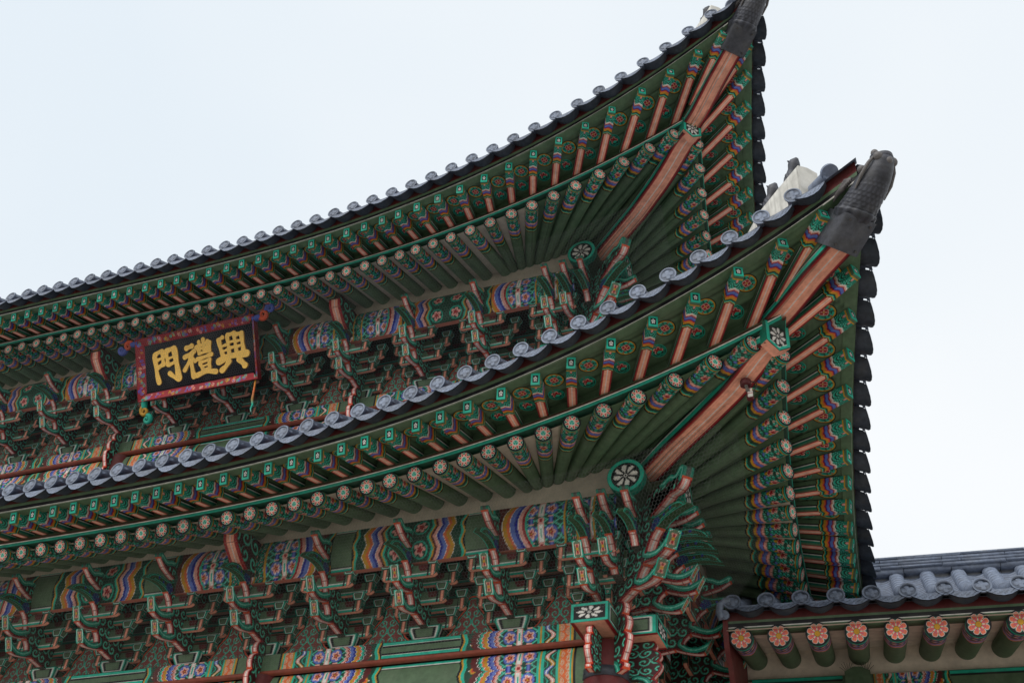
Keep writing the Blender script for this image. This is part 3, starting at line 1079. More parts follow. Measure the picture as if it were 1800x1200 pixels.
# ------------------------------------------------------------------ plastered hip ridges with their figures
def hip_ridge(path, wd, hgt, figs):
    b = MB()
    sq = 1 / math.sqrt(2)
    rows = []
    for d, z in path:
        ring = []
        for s, h in ((-wd / 2, -hgt), (-wd / 2, 0), (0, 0.03), (wd / 2, 0), (wd / 2, -hgt)):
            ring.append((d + s * sq, -d + s * sq, z + h))
        rows.append(ring)
    P = np.array(rows)
    ti = np.linspace(0, len(path) - 1, 120); si = np.array([0, .12, .25, .4, .55, .7, .85, 1, 2, 3, 3.2, 3.35, 3.5, 3.65, 3.8, 4]); k0 = np.minimum(ti.astype(int), len(path) - 2); P2 = P[k0] * (1 - (ti - k0))[:, None, None] + P[k0 + 1] * (ti - k0)[:, None, None]
    s0 = np.minimum(si.astype(int), 3); P2 = P2[:, s0] * (1 - (si - s0))[None, :, None] + P2[:, s0 + 1] * (si - s0)[None, :, None]
    wear_ = np.clip(1 + 0.13 * RNG.standard_normal((120, 1, 1)) + 0.06 * RNG.standard_normal((120, 16, 1)), 0.55, 1.1)
    b.grid(P2, lin(205, 203, 196) * wear_)
    b.poly(P[0], lin(205, 203, 196))
    o = b.build("hip_ridge", M_PLAST, GATE)
    b = MB()
    d, z = path[0]
    # flat round tile closing the ridge foot
    c = np.array([d + 0.28, -d - 0.28, z - 0.47])
    b.tube([c, c + np.array([-.015, .015, 0.035])], 0.115, TILE * 1.1, 20)
    b.tube([c + np.array([-.03, .03, 0.0]), c + np.array([-.25, .25, 0.02])], 0.08, TILE, 14)
    b.build("ridge_end_tile", M_TILE, o)
    for d, z in figs:
        b = MB()
        p = np.array([d, -d, z - 0.04]); f = np.array([sq, -sq, 0]); u = np.array([0, 0, 1.0])
        b.tube([p, p + u * .08, p + u * .18 + f * .02, p + u * .26 + f * .05, p + u * .30 + f * .08, p + u * .36 + f * .12, p + u * .41 + f * .15, p + u * .43 + f * .20],
               [.085, .10, .095, .07, .065, .085, .07, .02], lin(70, 72, 80), 12)
        for s in (-1, 1):
            sd = np.array([sq, sq, 0]) * s
            b.tube([p + u * .2 + sd * .07 + f * .04, p + u * .1 + sd * .09 + f * .09, p + f * .10 + sd * .08], [.035, .03, .035], lin(70, 72, 80), 8)
            b.tube([p + u * .42 + sd * .05 + f * .10, p + u * .47 + sd * .06 + f * .07], [.022, .006], lin(70, 72, 80), 6)
        b.build("ridge_figure", M_TILE, o, smooth=True)

hip_ridge([(3.88, 3.97), (3.57, 3.96), (3.24, 3.93), (2.95, 3.74), (2.5, 3.62), (1.5, 3.8), (0.5, 4.15), (-.9, 4.75)], 0.30, 0.75, [(3.62, 3.98), (3.27, 3.97)])
hip_ridge([(2.72, 9.85), (2.3, 9.84), (1.8, 9.85), (1.0, 9.95), (0.0, 10.2), (-2, 11.0)], 0.30, 0.75, [(2.4, 9.87), (2.0, 9.86)])

# ------------------------------------------------------------------ bracket arms
def poly_sd(px, pz, poly):
    """Inside test and distance to a closed outline, for arrays of points."""
    n = len(poly); ins = np.zeros(px.shape, bool); dm = np.full(px.shape, 9.0)
    for i in range(n):
        x0, z0 = poly[i]; x1, z1 = poly[(i + 1) % n]
        c = ((z0 > pz) != (z1 > pz)) & (px < (x1 - x0) * (pz - z0) / (z1 - z0 + 1e-12) + x0)
        ins ^= c
        ex, ez = x1 - x0, z1 - z0
        t = np.clip(((px - x0) * ex + (pz - z0) * ez) / (ex * ex + ez * ez + 1e-12), 0, 1)
        dm = np.minimum(dm, np.hypot(px - x0 - t * ex, pz - z0 - t * ez))
    return ins, dm

def line_d(px, pz, pl):
    dm = np.full(px.shape, 9.0)
    for (x0, z0), (x1, z1) in zip(pl[:-1], pl[1:]):
        ex, ez = x1 - x0, z1 - z0
        t = np.clip(((px - x0) * ex + (pz - z0) * ez) / (ex * ex + ez * ez + 1e-12), 0, 1)
        dm = np.minimum(dm, np.hypot(px - x0 - t * ex, pz - z0 - t * ez))
    return dm

def smooth_run(pts, n=8):
    p = np.array(pts, float)
    if len(p) < 3:
        t = np.linspace(0, 1, n)[:, None]
        return p[0] * (1 - t) + p[-1] * t
    q = np.concatenate([[2 * p[0] - p[1]], p, [2 * p[-1] - p[-2]]])
    out = []
    for i in range(1, len(q) - 2):
        for t in np.linspace(0, 1, n, endpoint=False):
            a, b, c, d = q[i - 1:i + 3]
            out.append(0.5 * (2 * b + (c - a) * t + (2 * a - 5 * b + 4 * c - d) * t * t + (-a + 3 * b - 3 * c + d) * t ** 3))
    out.append(p[-1])
    return np.array(out)

def arm_mesh(name, groups, th, sx=1.0, step=0.011, curl=0.175):
    """Carved arm: outline in the (outward, up) plane, outward = -Y, thickness th along X."""
    b = MB()
    runs = [(tg, smooth_run(p)) for tg, p in groups]
    poly = np.concatenate([r[:-1] for _, r in runs])
    x0, z0 = poly.min(0); x1, z1 = poly.max(0)
    gx = np.arange(x0 - step, x1 + 2 * step, step); gz = np.arange(z0 - step, z1 + 2 * step, step)
    X, Z = np.meshgrid(gx, gz, indexing='ij')
    C = fill(X.shape, MAROON)
    C[:] = lin(72, 34, 36)
    m1, m2 = scroll_masks(X + 0.03 * np.sin(Z * 9), Z + 0.03 * np.sin(X * 8), curl, 1.3)
    C[m1] = lin(42, 182, 150); C[m2] = lin(140, 224, 200)
    for tg, r in runs:
        d = line_d(X, Z, r)
        if tg in ('front', 'tip'):
            C[d < 0.034] = lin(60, 26, 28)
            C[d < 0.02] = RED
        elif tg == 'teal':
            C[d < 0.095] = BLACK
            C[d < 0.08] = lin(34, 150, 124)
            C[(d < 0.045) & (d > 0.028)] = lin(130, 214, 190)
        elif tg == 'leaf':
            C[d < 0.085] = lin(44, 74, 42)
            C[(d < 0.03) & (d > 0.018)] = TEAL
        elif tg == 'salmon':
            C[d < 0.03] = RED
    lf = [r for tg, r in runs if tg == 'leaf']
    if lf:
        base = lf[0][0]
        k = (np.hypot(X - base[0] + 0.02, Z - base[1] - 0.06) < 0.085) & (((X * 60).astype(int) + (Z * 60).astype(int)) % 2 == 0)
        C[k] = NAVY
        for o, z in ((1.3, .70), (1.42, .72)):
            C[np.hypot(X - o, Z - z) < 0.02] = NAVY
    xc = (X[:-1, :-1] + X[1:, 1:]) / 2; zc = (Z[:-1, :-1] + Z[1:, 1:]) / 2
    ins, dm = poly_sd(xc, zc, poly)
    keep = ins & (dm > step * 0.30)
    idx = np.arange(X.size).reshape(X.shape)
    Q = np.stack([idx[:-1, :-1], idx[1:, :-1], idx[1:, 1:], idx[:-1, 1:]], -1)[keep]
    us, inv = np.unique(Q, return_inverse=True); Q = inv.reshape(-1, 4)
    for sg in (-1, 1):
        P = np.stack([np.full(len(us), sg * (th / 2 - 0.002)), -X.ravel()[us] * sx, Z.ravel()[us]], -1)
        b.quads(P, Q, C.reshape(-1, 3)[us])
    t = np.linspace(-1, 1, 17)
    for tg, r in runs:
        seg = np.linalg.norm(np.diff(r, axis=0), axis=1)
        L = np.concatenate([[0], np.cumsum(seg)])
        n = max(len(r), int(L[-1] / 0.012))
        li = np.linspace(0, L[-1], n)
        rr = np.stack([np.interp(li, L, r[:, 0]), np.interp(li, L, r[:, 1])], 1)
        U, Tt = np.meshgrid(li, t, indexing='ij'); k = np.abs(Tt)
        if tg == 'front':
            Cc = fill(k.shape, PINK)
            Cc[k > 0.66] = RED
            Cc[k > 0.88] = lin(96, 26, 30)
            Cc[k < 0.16] = WHITE
            Cc[((U % 0.16) < 0.008)] = lin(150, 70, 66)
            Cc[(U > L[-1] - 0.032)] = VERM                           # collar at the end of each run
        elif tg == 'tip':
            f = U / L[-1] * 2 - 1
            Cc = fill(k.shape, TEAL)
            ed = np.minimum((1 - k) * th / 2, (1 - np.abs(f) + 0.4 * (1 - k) - 0.2) * L[-1] / 2)
            Cc[ed > 0.012] = WHITE
            Cc[ed > 0.015] = GREEN
            pe = (np.abs(f) < 0.62) & (k < 0.18 + 0.55 * np.abs(f)) & (k > np.abs(f) * 0.45 - 0.2)
            Cc[pe & (ed > 0.013)] = lin(226, 150, 130)
            Cc[(np.abs(f) < 0.5) & (k < 0.12 + 0.22 * np.abs(f)) & (np.abs(f) > 0.2)] = RED
            Cc[np.hypot(f * 1.6, k * 1.0) < 0.3] = YEL
        elif tg == 'teal':
            Cc = fill(k.shape, lin(30, 128, 104)); Cc[k < 0.5] = lin(80, 84, 76)
        elif tg == 'leaf':
            Cc = fill(k.shape, lin(48, 80, 46)); Cc[k > 0.8] = TEAL
        elif tg == 'salmon':
            Cc = fill(k.shape, SALMON)
            Cc[k > 0.62] = RED
            Cc[k < 0.05] = WHITE
            Cc[((U % 0.12) < 0.006)] = lin(170, 90, 70)
        else:
            Cc = fill(k.shape, lin(70, 66, 58))
        tw = 1.22 if tg == 'tip' else 1.0
        b.grid(np.stack([Tt * th / 2 * tw, -np.repeat(rr[:, :1], 17, 1) * sx, np.repeat(rr[:, 1:], 17, 1)], -1), Cc)
    return b.mesh(name, M_PAINT)

FULL = [('front', [(.36, -.04), (.5, -.02), (.64, 0.0)]),
        ('front', [(.64, 0.0), (.78, -.05), (.93, -.09), (1.03, -.10), (1.09, -.085)]),
        ('tip', [(1.09, -.085), (1.2, .11)]),
        ('teal', [(1.2, .11), (1.1, .04), (.97, .0), (.84, .02), (.757, .085)]),
        ('front', [(.757, .085), (.80, .16), (.885, .23)]),
        ('front', [(.885, .23), (1.0, .19), (1.13, .155), (1.25, .165), (1.32, .19)]),
        ('tip', [(1.32, .19), (1.43, .395)]),
        ('teal', [(1.43, .395), (1.3, .31), (1.18, .27), (1.05, .30), (.93, .375)]),
        ('front', [(.93, .375), (.98, .47), (1.055, .555), (1.148, .614)]),
        ('leaf', [(1.148, .614), (1.3, .645), (1.5, .63), (1.71, .575)]),
        ('leaf', [(1.71, .575), (1.62, .69), (1.5, .75), (1.37, .775), (1.25, .77), (1.13, .80), (1.06, .86)]),
        ('front', [(1.06, .86), (1.2, .885), (1.35, .925), (1.45, .98), (1.535, 1.03)]),
        ('teal', [(1.535, 1.03), (1.555, 1.08), (1.5, 1.11), (1.36, 1.06), (1.27, 1.10), (1.2, 1.12)]),
        ('plain', [(1.2, 1.12), (.2, 1.12)]), ('plain', [(.2, 1.12), (.2, -.04)]), ('plain', [(.2, -.04), (.36, -.04)])]
UPPER = [('front', [(.80, .16), (.84, .19), (.885, .23)])] + FULL[5:13] + [('plain', [(1.2, 1.12), (.5, 1.12)]), ('plain', [(.5, 1.12), (.5, .16)]), ('plain', [(.5, .16), (.80, .16)])]
TOP = [('front', [(.98, .46), (1.055, .555), (1.148, .614)])] + FULL[9:13] + [('plain', [(1.2, 1.12), (.7, 1.12)]), ('plain', [(.7, 1.12), (.7, .46)]), ('plain', [(.7, .46), (.98, .46)])]
# carved piece hanging in front of a column head
HANG = [('front', [(.38, -.02), (.44, -.08), (.46, -.17), (.42, -.24)]), ('front', [(.42, -.24), (.50, -.31), (.52, -.42), (.47, -.52)]),
        ('front', [(.47, -.52), (.53, -.60), (.50, -.74), (.44, -.84), (.40, -.92)]), ('front', [(.40, -.92), (.46, -.97), (.44, -1.04)]),
        ('salmon', [(.44, -1.04), (.30, -1.04)]), ('teal', [(.30, -1.04), (.26, -.95), (.18, -.9)]), ('plain', [(.18, -.9), (.0, -.9)]), ('plain', [(.0, -.9), (.0, -.02)]), ('plain', [(.0, -.02), (.38, -.02)])]
PROW = [('salmon', [(1.28, .74), (1.40, .80), (1.54, .90), (1.68, 1.02), (1.74, 1.16)]), ('plain', [(1.74, 1.16), (1.66, 1.3), (1.0, 1.3)]), ('plain', [(1.0, 1.3), (1.0, .74)]), ('plain', [(1.0, .74), (1.28, .74)])]
CLOUD = [('front', [(1.06, .86), (1.2, .89), (1.40, .93)]), ('front', [(1.40, .93), (1.52, .90), (1.62, .93), (1.68, 1.02)]), ('teal', [(1.68, 1.02), (1.72, 1.14), (1.64, 1.20), (1.54, 1.14), (1.45, 1.2), (1.3, 1.2)]),
         ('plain', [(1.3, 1.2), (.9, 1.2)]), ('plain', [(.9, 1.2), (.9, .86)]), ('plain', [(.9, .86), (1.06, .86)])]
AT = 0.115
arm_full = arm_mesh("bracket_arm", FULL, AT)
arm_upper = arm_mesh("bracket_arm", UPPER, AT)
arm_top = arm_mesh("bracket_arm", TOP, AT)
arm_diag = arm_mesh("bracket_arm", FULL, AT * 1.35, 1.36)
arm_cloud = arm_mesh("bracket_arm", CLOUD, AT * 1.35, 1.36)
arm_hang = arm_mesh("hanging_bracket", HANG, 0.10, curl=0.2)
arm_hang_d = arm_mesh("hanging_bracket", HANG, 0.11, 1.3, curl=0.2)
prow_me = arm_mesh("beam_end", PROW, 0.24, curl=0.26)

def rim_paint(S_, T_, rim=0.2, inner=GREEN, w=0.08):
    k = np.maximum(np.abs(S_), np.abs(T_))
    C = fill(S_.shape, inner)
    C[k > 1 - rim - 3 * w] = BLACK
    C[k > 1 - rim - w] = WHITE
    C[k > 1 - rim] = TEAL
    C[k > 0.97] = DGREEN
    return C

def block_mesh(name, wt, wb, h, dt, db, rim=0.26):
    """Bearing block: a bowl-sided cap, front face at -Y."""
    b = MB()
    s = np.linspace(-1, 1, 21); t = np.linspace(-1, 1, 17)
    Sg, Tg = np.meshgrid(s, t, indexing='ij')
    f = (Tg + 1) / 2
    W = (wb + (wt - wb) * np.clip(f * 1.5, 0, 1)) / 2; Dp = (db + (dt - db) * np.clip(f * 1.5, 0, 1)) / 2
    C = rim_paint(Sg, Tg, rim)
    Z = f * h
    for sg in (-1, 1):
        b.grid(np.stack([Sg * W, sg * Dp, Z], -1), C)
        b.grid(np.stack([sg * W, Sg * Dp, Z], -1), C)
    b.box((-wb / 2, -db / 2, -0.002), (wb / 2, db / 2, 0.0), lin(60, 56, 48))
    b.box((-wt / 2, -dt / 2, h - 0.002), (wt / 2, dt / 2, h), lin(60, 56, 48))
    return b.mesh(name, M_PAINT)

def cross_arm_mesh(a):
    """Arm along X, half length a: rounded ends, salmon underside."""
    b = MB()
    h, dp = 0.18, 0.075
    x = np.concatenate([np.linspace(-a, -a + 0.13, 14), np.linspace(-a + 0.14, a - 0.14, 41), np.linspace(a - 0.13, a, 14)])
    e = np.clip((np.abs(x) - (a - 0.09)) / 0.09, 0, 1)
    zb = -h + (1 - np.sqrt(np.clip(1 - e ** 2, 0, 1))) * 0.085
    t = np.linspace(0, 1, 13)
    X, T = np.meshgrid(x, t, indexing='ij'); ZB = np.repeat(zb[:, None], 13, 1)
    Z = ZB + T * (0 - ZB)
    C = fill(X.shape, GREEN)
    for cx in (-a * 0.52, a * 0.52):
        C[np.hypot(X - cx, (Z + 0.02) * 1.0) < 0.085] = MAROON
    C[Z < -0.142] = TEAL; C[(Z < -0.128) & (Z > -0.144)] = WHITE
    k = np.abs(np.abs(X) - (a - 0.075))
    C[(k < 0.032) & (np.abs(X) < a - 0.01)] = RED
    C[k < 0.022] = SALMON
    C[(np.abs(X) < a - 0.13) & (np.abs(X) > a - 0.16)] = BLACK
    C[np.abs(X) > a - 0.04] = lin(40, 82, 64)
    for sg in (-1, 1):
        b.grid(np.stack([X, np.full_like(X, sg * dp / 2), Z], -1), C)
    y = np.linspace(-1, 1, 13)
    X, Y = np.meshgrid(x, y, indexing='ij')
    C = fill(X.shape, SALMON); C[np.abs(Y) > 0.74] = RED
    C[np.abs(X) > a - 0.012] = lin(40, 82, 64)
    b.grid(np.stack([X, Y * dp / 2, np.repeat(zb[:, None], 13, 1)], -1), C)
    Sg, Tg = np.meshgrid(y, y, indexing='ij')
    for sg in (-1, 1):
        C = fill(Sg.shape, lin(40, 82, 64))
        r = np.hypot(Sg, Tg)
        C[(r < 0.5) & (r > 0.2)] = lin(190, 190, 175)
        C[np.maximum(np.abs(Sg), np.abs(Tg)) > 0.8] = TEAL
        b.grid(np.stack([np.full_like(Sg, sg * a), Sg * dp / 2, -0.04 + Tg * 0.04], -1), C)
    b.box((-a, -dp / 2, -0.002), (a, dp / 2, 0), GREEN)
    return b.mesh("cross_arm", M_PAINT)

small_arm, large_arm = cross_arm_mesh(0.47), cross_arm_mesh(0.62)
soro = block_mesh("bearing_block", 0.21, 0.13, 0.125, 0.15, 0.11, 0.24)
judu = block_mesh("capital_block", 0.53, 0.40, 0.205, 0.50, 0.40, 0.2)

def bell_mesh():
    """Bell-shaped painted panel between two sets."""
    b = MB()
    hs = np.linspace(0, 0.68, 60)
    wd = np.interp(hs, [0, .05, .12, .2, .3, .38, .46, .54, .6, .65, .68], [.47, .42, .34, .29, .265, .20, .135, .125, .12, .08, .03])
    s = np.linspace(-1, 1, 61)
    Hh, Sg = np.meshgrid(hs, s, indexing='ij'); W = np.repeat(wd[:, None], 61, 1)
    X = Sg * W
    C = fill(X.shape, lin(140, 68, 64))
    k = np.minimum((1 - np.abs(Sg)) * W, (0.68 - Hh) * 1.2)
    m1, m2 = scroll_masks(np.abs(X) + 0.0, Hh - 0.02, 0.15, 1.2)
    C[m1 & (k > .06)] = lin(44, 140, 116); C[m2] = lin(160, 216, 198)
    C[(np.abs(np.abs(X) - 0.06 - 0.05 * np.sin(Hh * 18)) < 0.012) & (Hh < 0.5)] = TEAL
    C[k < 0.06] = TEAL; C[k < 0.048] = BLACK; C[k < 0.028] = lin(206, 84, 52)
    C[Hh < 0.05] = lin(110, 50, 48)
    b.grid(np.stack([X, np.zeros_like(X), Hh], -1), C)
    b.prism([(-.47, 0), (.47, 0), (.30, .16), (.26, .3), (.13, .46), (.12, .6), (0, .67), (-.12, .6), (-.13, .46), (-.26, .3), (-.30, .16)], 1, 0.003, 0.04, lin(206, 84, 52))
    return b.mesh("panel", M_PAINT)
bell = bell_mesh()

def rotz(a):
    return Matrix.Rotation(a, 4, 'Z')

def bracket_set(x, y, z, rot, column=False, corner=False, arms=True):
    base = Matrix.Translation((x, y, z)) @ rotz(rot)
    root = link("bracket_set", None, GATE, base)
    T = Matrix.Translation
    link("bracket_arm", arm_full, root, base)
    link("capital_block", judu, root, base @ T((0, 0, -.205)))
    if column:
        link("beam_end", prow_me, root, base)
        link("hanging_bracket", arm_hang, root, base)
    if not arms:
        return root
    for k in (1, 2, 3):
        yk = -0.20 - 0.39 * (k - 1)
        for me, zz, a in ((small_arm, 0.10 + 0.23 * (k - 1), 0.47), (large_arm, 0.385 + 0.23 * (k - 1), 0.62)):
            if me is large_arm and k == 3 or (k == 0 and me is small_arm):
                continue
            z0 = zz + 0.04
            link("cross_arm", me, root, base @ T((0, yk + 0.05, z0)))
            for sx in (-1, 1):
                link("bearing_block", soro, root, base @ T((sx * (a - 0.085), yk + 0.05, z0 + 0.001)))
    return root

def zone(T, xs_sets, col_i, side_n, key):
    """Everything between the beams and the rafters of one tier, front and hip side."""
    yw, zc, c0, cols, xl = T['yw'], T['zc'], T['c'], T['cols'], T['xl']
    dx = c0
    for side in (0, 1):
        mp = MIR if side else (lambda p: np.asarray(p, float))
        lo = xl if not side else -c0 * 0 - 6.5 if key == 'lower' else -6.0
        lim = lambda p: p
        xa = xl if not side else c0 - 6.5
        ccols = cols if not side else [c0 - 11.2, c0 - 5.6, c0]
        # purlin band
        b = MB()
        nx = int((c0 + 0.45 - xa) / 0.014)
        x = np.linspace(xa, c0 + 0.45, nx); v = np.linspace(0, 1, 40)
        X, V = np.meshgrid(x, v, indexing='ij')
        hh = 0.72
        Y = yw - T['ya'] + 0.04 - 0.09 * np.sin(np.clip((V - 0.12) / 0.88, 0, 1) * math.pi) ** 0.7
        Z = zc + 0.635 + V * hh
        b.grid(mp(np.stack([X, Y, Z], -1)), purlin_paint(X, V * hh, hh, ccols))
        b.grid(mp(np.array([[(q, yw - T['ya'] + .04, zc + .635), (q, yw - T['ya'] + .14, zc + .635)] for q in (xa, c0 + 0.4)])), lin(190, 110, 92))
        b.build("purlin", M_PAINT, GATE)
        # round purlin end with a white blossom
        b = MB()
        y0, z0 = yw - .68, zc + 1.355
        x1 = c0 + 1.39
        an = np.arange(44) / 44 * 2 * math.pi
        rows = [[(q, y0 + r * math.cos(a), z0 + r * math.sin(a)) for a in an] for q, r in ((c0 + .1, .262), (x1 - .13, .262), (x1 - .13, .272), (x1, .272))]
        Cc = np.array([[GREEN] * 44] * 2 + [[TEAL] * 44] * 2)
        Cc[3] = lin(30, 128, 104)
        b.grid(mp(np.array(rows)), Cc, closed=True)
        q = np.linspace(0, 1, 26)
        A, Q = np.meshgrid(an, q)
        px, py = np.cos(A) * Q, np.sin(A) * Q
        C = petal8(px / 0.74, py / 0.74)
        C[Q > 0.76] = WHITE; C[Q > 0.79] = TEAL; C[Q > 0.97] = DGREEN
        b.grid(mp(np.stack([np.full_like(px, x1 + 0.002), y0 + px * .272, z0 + py * .272], -1)), C, closed=True)
        b.build("purlin_end", M_PAINT, GATE)
        # plaster strip between purlin and rafters
        b = MB()
        xs = np.concatenate([np.linspace(xa, c0 - 0.9, 20), np.linspace(c0 - .88, c0 + 0.40, 14)])
        P = []
        for q in xs:
            rel = q - c0
            xe = q if rel < -0.95 else c0 - 0.9 + (rel + 0.95) / 0.395
            P.append([(q, yw - T['ya'] + .02, zc + 1.33), (q, yw - T['ya'] + .02, anchor(T, xe)[2] + 0.05)])
        b.grid(mp(np.array(P)), PLASTER)
        P = np.array(P)
        b.build("plaster_strip", M_PLAST, GATE)
        # wall behind the sets
        b = MB()
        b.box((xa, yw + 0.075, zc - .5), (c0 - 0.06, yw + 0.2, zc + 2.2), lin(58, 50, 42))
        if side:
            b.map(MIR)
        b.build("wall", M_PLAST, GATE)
        # through beams in the wall plane behind the sets
        for q0, q1 in ((.02, .20), (.27, .45), (.52, .70), (.77, .95)):
            b = MB()
            x = np.linspace(xa, c0 - .05, int((c0 - xa) / 0.02)); v = np.linspace(0, 1, 20)
            X, V = np.meshgrid(x, v, indexing='ij')
            C = fill(X.shape, lin(60, 88, 70))
            C[np.hypot((X % .35) - .175, (V - 1) * .18) < .10] = MAROON
            C[V < .22] = TEAL * .8; C[(V > .22) & (V < .30)] = lin(170, 190, 176); C[(V > .3) & (V < .38)] = BLACK
            b.grid(mp(np.stack([X, np.full_like(X, yw - .02), zc + q0 + V * (q1 - q0)], -1)), C)
            b.grid(mp(np.array([[(q, yy, zc + q0) for yy in (yw - .02, yw + .07)] for q in (xa, c0 - .05)])), SALMON * .8)
            b.build("through_beam", M_PAINT, GATE)
        # cap beam
        b = MB()
        x = np.linspace(xa, c0 + 0.27, int((c0 - xa) / 0.009)); v = np.linspace(0, 1, 44)
        X, V = np.meshgrid(x, v, indexing='ij')
        b.grid(mp(np.stack([X, np.full_like(X, yw - .25), zc - .47 + V * .26], -1)), beam_paint(X, V * .26 + .09, .44, ccols) if False else cap_paint(X, V, ccols))
        t = np.linspace(0, 1, 9)
        U = np.array([xa, c0 + 0.27])
        rail = np.array([(yw - .25, zc - .47), (yw - .262, zc - .478), (yw - .268, zc - .495), (yw - .262, zc - .515), (yw - .24, zc - .53), (yw - .18, zc - .533)])
        b.grid(mp(np.array([[(q, yy, zz) for yy, zz in rail] for q in U])), lin(142, 72, 56))
        b.grid(mp(np.array([[(q, yw - .25, zc - .21), (q, yw + .2, zc - .21)] for q in U])), lin(120, 70, 56))
        b.build("cap_beam", M_PAINT, GATE)
        # tie beam, rounded
        b = MB()
        x = np.linspace(xa, c0 - 0.1, int((c0 - xa) / 0.012)); v = np.linspace(0, 1, 44)
        X, V = np.meshgrid(x, v, indexing='ij')
        hh = 0.62
        b.grid(mp(np.stack([X, yw - .15 - .07 * np.sin(V * math.pi) ** 0.6, zc - .54 - hh + V * hh], -1)), beam_paint(X, V * hh, hh, ccols, 1.0))
        b.build("tie_beam", M_PAINT, GATE)
        # cap beam end crossing the corner
        b = MB()
        xb0, xb1 = c0 - .27, c0 + .27
        s = np.linspace(-1, 1, 45); t = np.linspace(-1, 1, 25)
        Sg, Tg = np.meshgrid(s, t, indexing='ij')
        C = petal8(Sg * 1.32, Tg * 1.42)
        k1, k2 = (1 - np.abs(Sg)) * .27, (1 - np.abs(Tg)) * .14
        k = np.minimum(k1, k2)
        C[k < 0.046] = WHITE; C[k < 0.04] = TEAL; C[k < 0.006] = DGREEN
        b.grid(mp(np.stack([c0 + Sg * .27, np.full_like(Sg, yw - .80), zc - .355 + Tg * .14], -1)), C)
        U, Tg = np.meshgrid(np.linspace(0, 1, 20), t, indexing='ij')
        C = rim_paint(U * 2 - 1, Tg, 0.25)
        for xx in (xb0, xb1):
            b.grid(mp(np.stack([np.full_like(U, xx), yw - .80 + U * .55, zc - .355 + Tg * .14], -1)), C)
        C = fill(Tg.shape, SALMON); C[np.abs(Tg) > .8] = RED
        b.grid(mp(np.stack([c0 + Tg * .27, yw - .80 + U * .8, np.full_like(U, zc - .495)], -1)), C)
        b.grid(mp(np.stack([c0 + Tg * .27, yw - .80 + U * .8, np.full_like(U, zc - .215)], -1)), GREEN)
        b.build("cap_beam_end", M_PAINT, GATE)
    # columns
    for c in cols:
        b = MB()
        zb = GROUND_Z if key == 'lower' else 1.8
        zt = zc - .53
        b.tube([(c, yw, zb), (c, yw, zt - 1.5), (c, yw, zt)], [.36, .34, .325], lin(104, 42, 42), 32)
        col = b.build("column", M_PAINT, GATE, smooth=False)
        if c == c0:
            b = MB()
            an = np.arange(40) / 40 * 2 * math.pi
            rows = [[(c + r * math.cos(a), yw + r * math.sin(a), z) for a in an] for r, z in ((.335, zt - .52), (.342, zt - .52), (.342, zt - .38), (.335, zt - .38))]
            b.grid(np.array(rows), lin(60, 62, 70), closed=True)
            for a in an[::5]:
                p = np.array([c + .34 * math.cos(a), yw + .34 * math.sin(a), zt - .45])
                b.tube([p, p + np.array([math.cos(a), math.sin(a), 0]) * .012], .018, lin(70, 72, 78), 8)
            b.build("iron_band", M_CLAY, col)
    # front sets
    for i, x in enumerate(xs_sets):
        if i == 0:
            continue
        bracket_set(x, yw, zc, 0.0, column=(i in col_i))
    for x, x2 in zip(xs_sets[:-1], xs_sets[1:]):
        link("panel", bell, GATE, Matrix.Translation(((x + x2) / 2, yw - .11, zc - .205)))
    # corner set: front, side and diagonal arms
    base = Matrix.Translation((c0, yw, zc))
    root = bracket_set(c0, yw, zc, 0.0)
    Tm = Matrix.Translation
    R90, R45 = rotz(math.pi / 2), rotz(math.pi / 4)
    link("bracket_arm", arm_upper, root, base @ Tm((.36, 0, 0)))
    link("bracket_arm", arm_top, root, base @ Tm((.70, 0, 0)))
    link("bracket_arm", arm_full, root, base @ R90)
    link("bracket_arm", arm_upper, root, base @ R90 @ Tm((-.36, 0, 0)))
    link("bracket_arm", arm_top, root, base @ R90 @ Tm((-.70, 0, 0)))
    link("bracket_arm", arm_diag, root, base @ R45)
    link("bracket_arm", arm_cloud, root, base @ R45 @ Tm((0, 0, 0.02)))
    link("hanging_bracket", arm_hang, root, base @ Tm((-.02, -.27, -.47)) @ Matrix.Scale(.62, 4, (0, 0, 1)))
    link("hanging_bracket", arm_hang, root, base @ R90 @ Tm((.02, -.27, -.47)) @ Matrix.Scale(.62, 4, (0, 0, 1)))
    link("hanging_bracket", arm_hang_d, root, base @ R45)
    for k in (1, 2, 3):                                              # side-facing cross arms of the corner set
        for me, zz, a in ((small_arm, 0.14 + 0.23 * (k - 1), 0.47), (large_arm, 0.425 + 0.23 * (k - 1), 0.62)):
            if me is large_arm and k == 3:
                continue
            link("cross_arm", me, root, base @ R90 @ Tm((0, -.20 - .39 * (k - 1) + .05, zz)))
            for sx in (-1, 1):
                link("bearing_block", soro, root, base @ R90 @ Tm((sx * (a - .085), -.20 - .39 * (k - 1) + .05, zz + .001)))
    for i in range(1, side_n + 1):
        p = MIR(np.array([c0 - 1.4 * i, yw, zc]))
        bracket_set(p[0], p[1], p[2], math.pi / 2)
        link("panel", bell, GATE, Matrix.Translation((p[0] + .11, p[1] - .7, zc - .205)) @ R90)

def cap_paint(X, V, cols):
    v = V * .26
    d = np.min(np.stack([np.abs(X - c) for c in cols]), 0) - 0.33
    C = meoricho(d, v + 0.05, 0.5)
    panel_lines(C, d > MEO, v, .26)
    return C

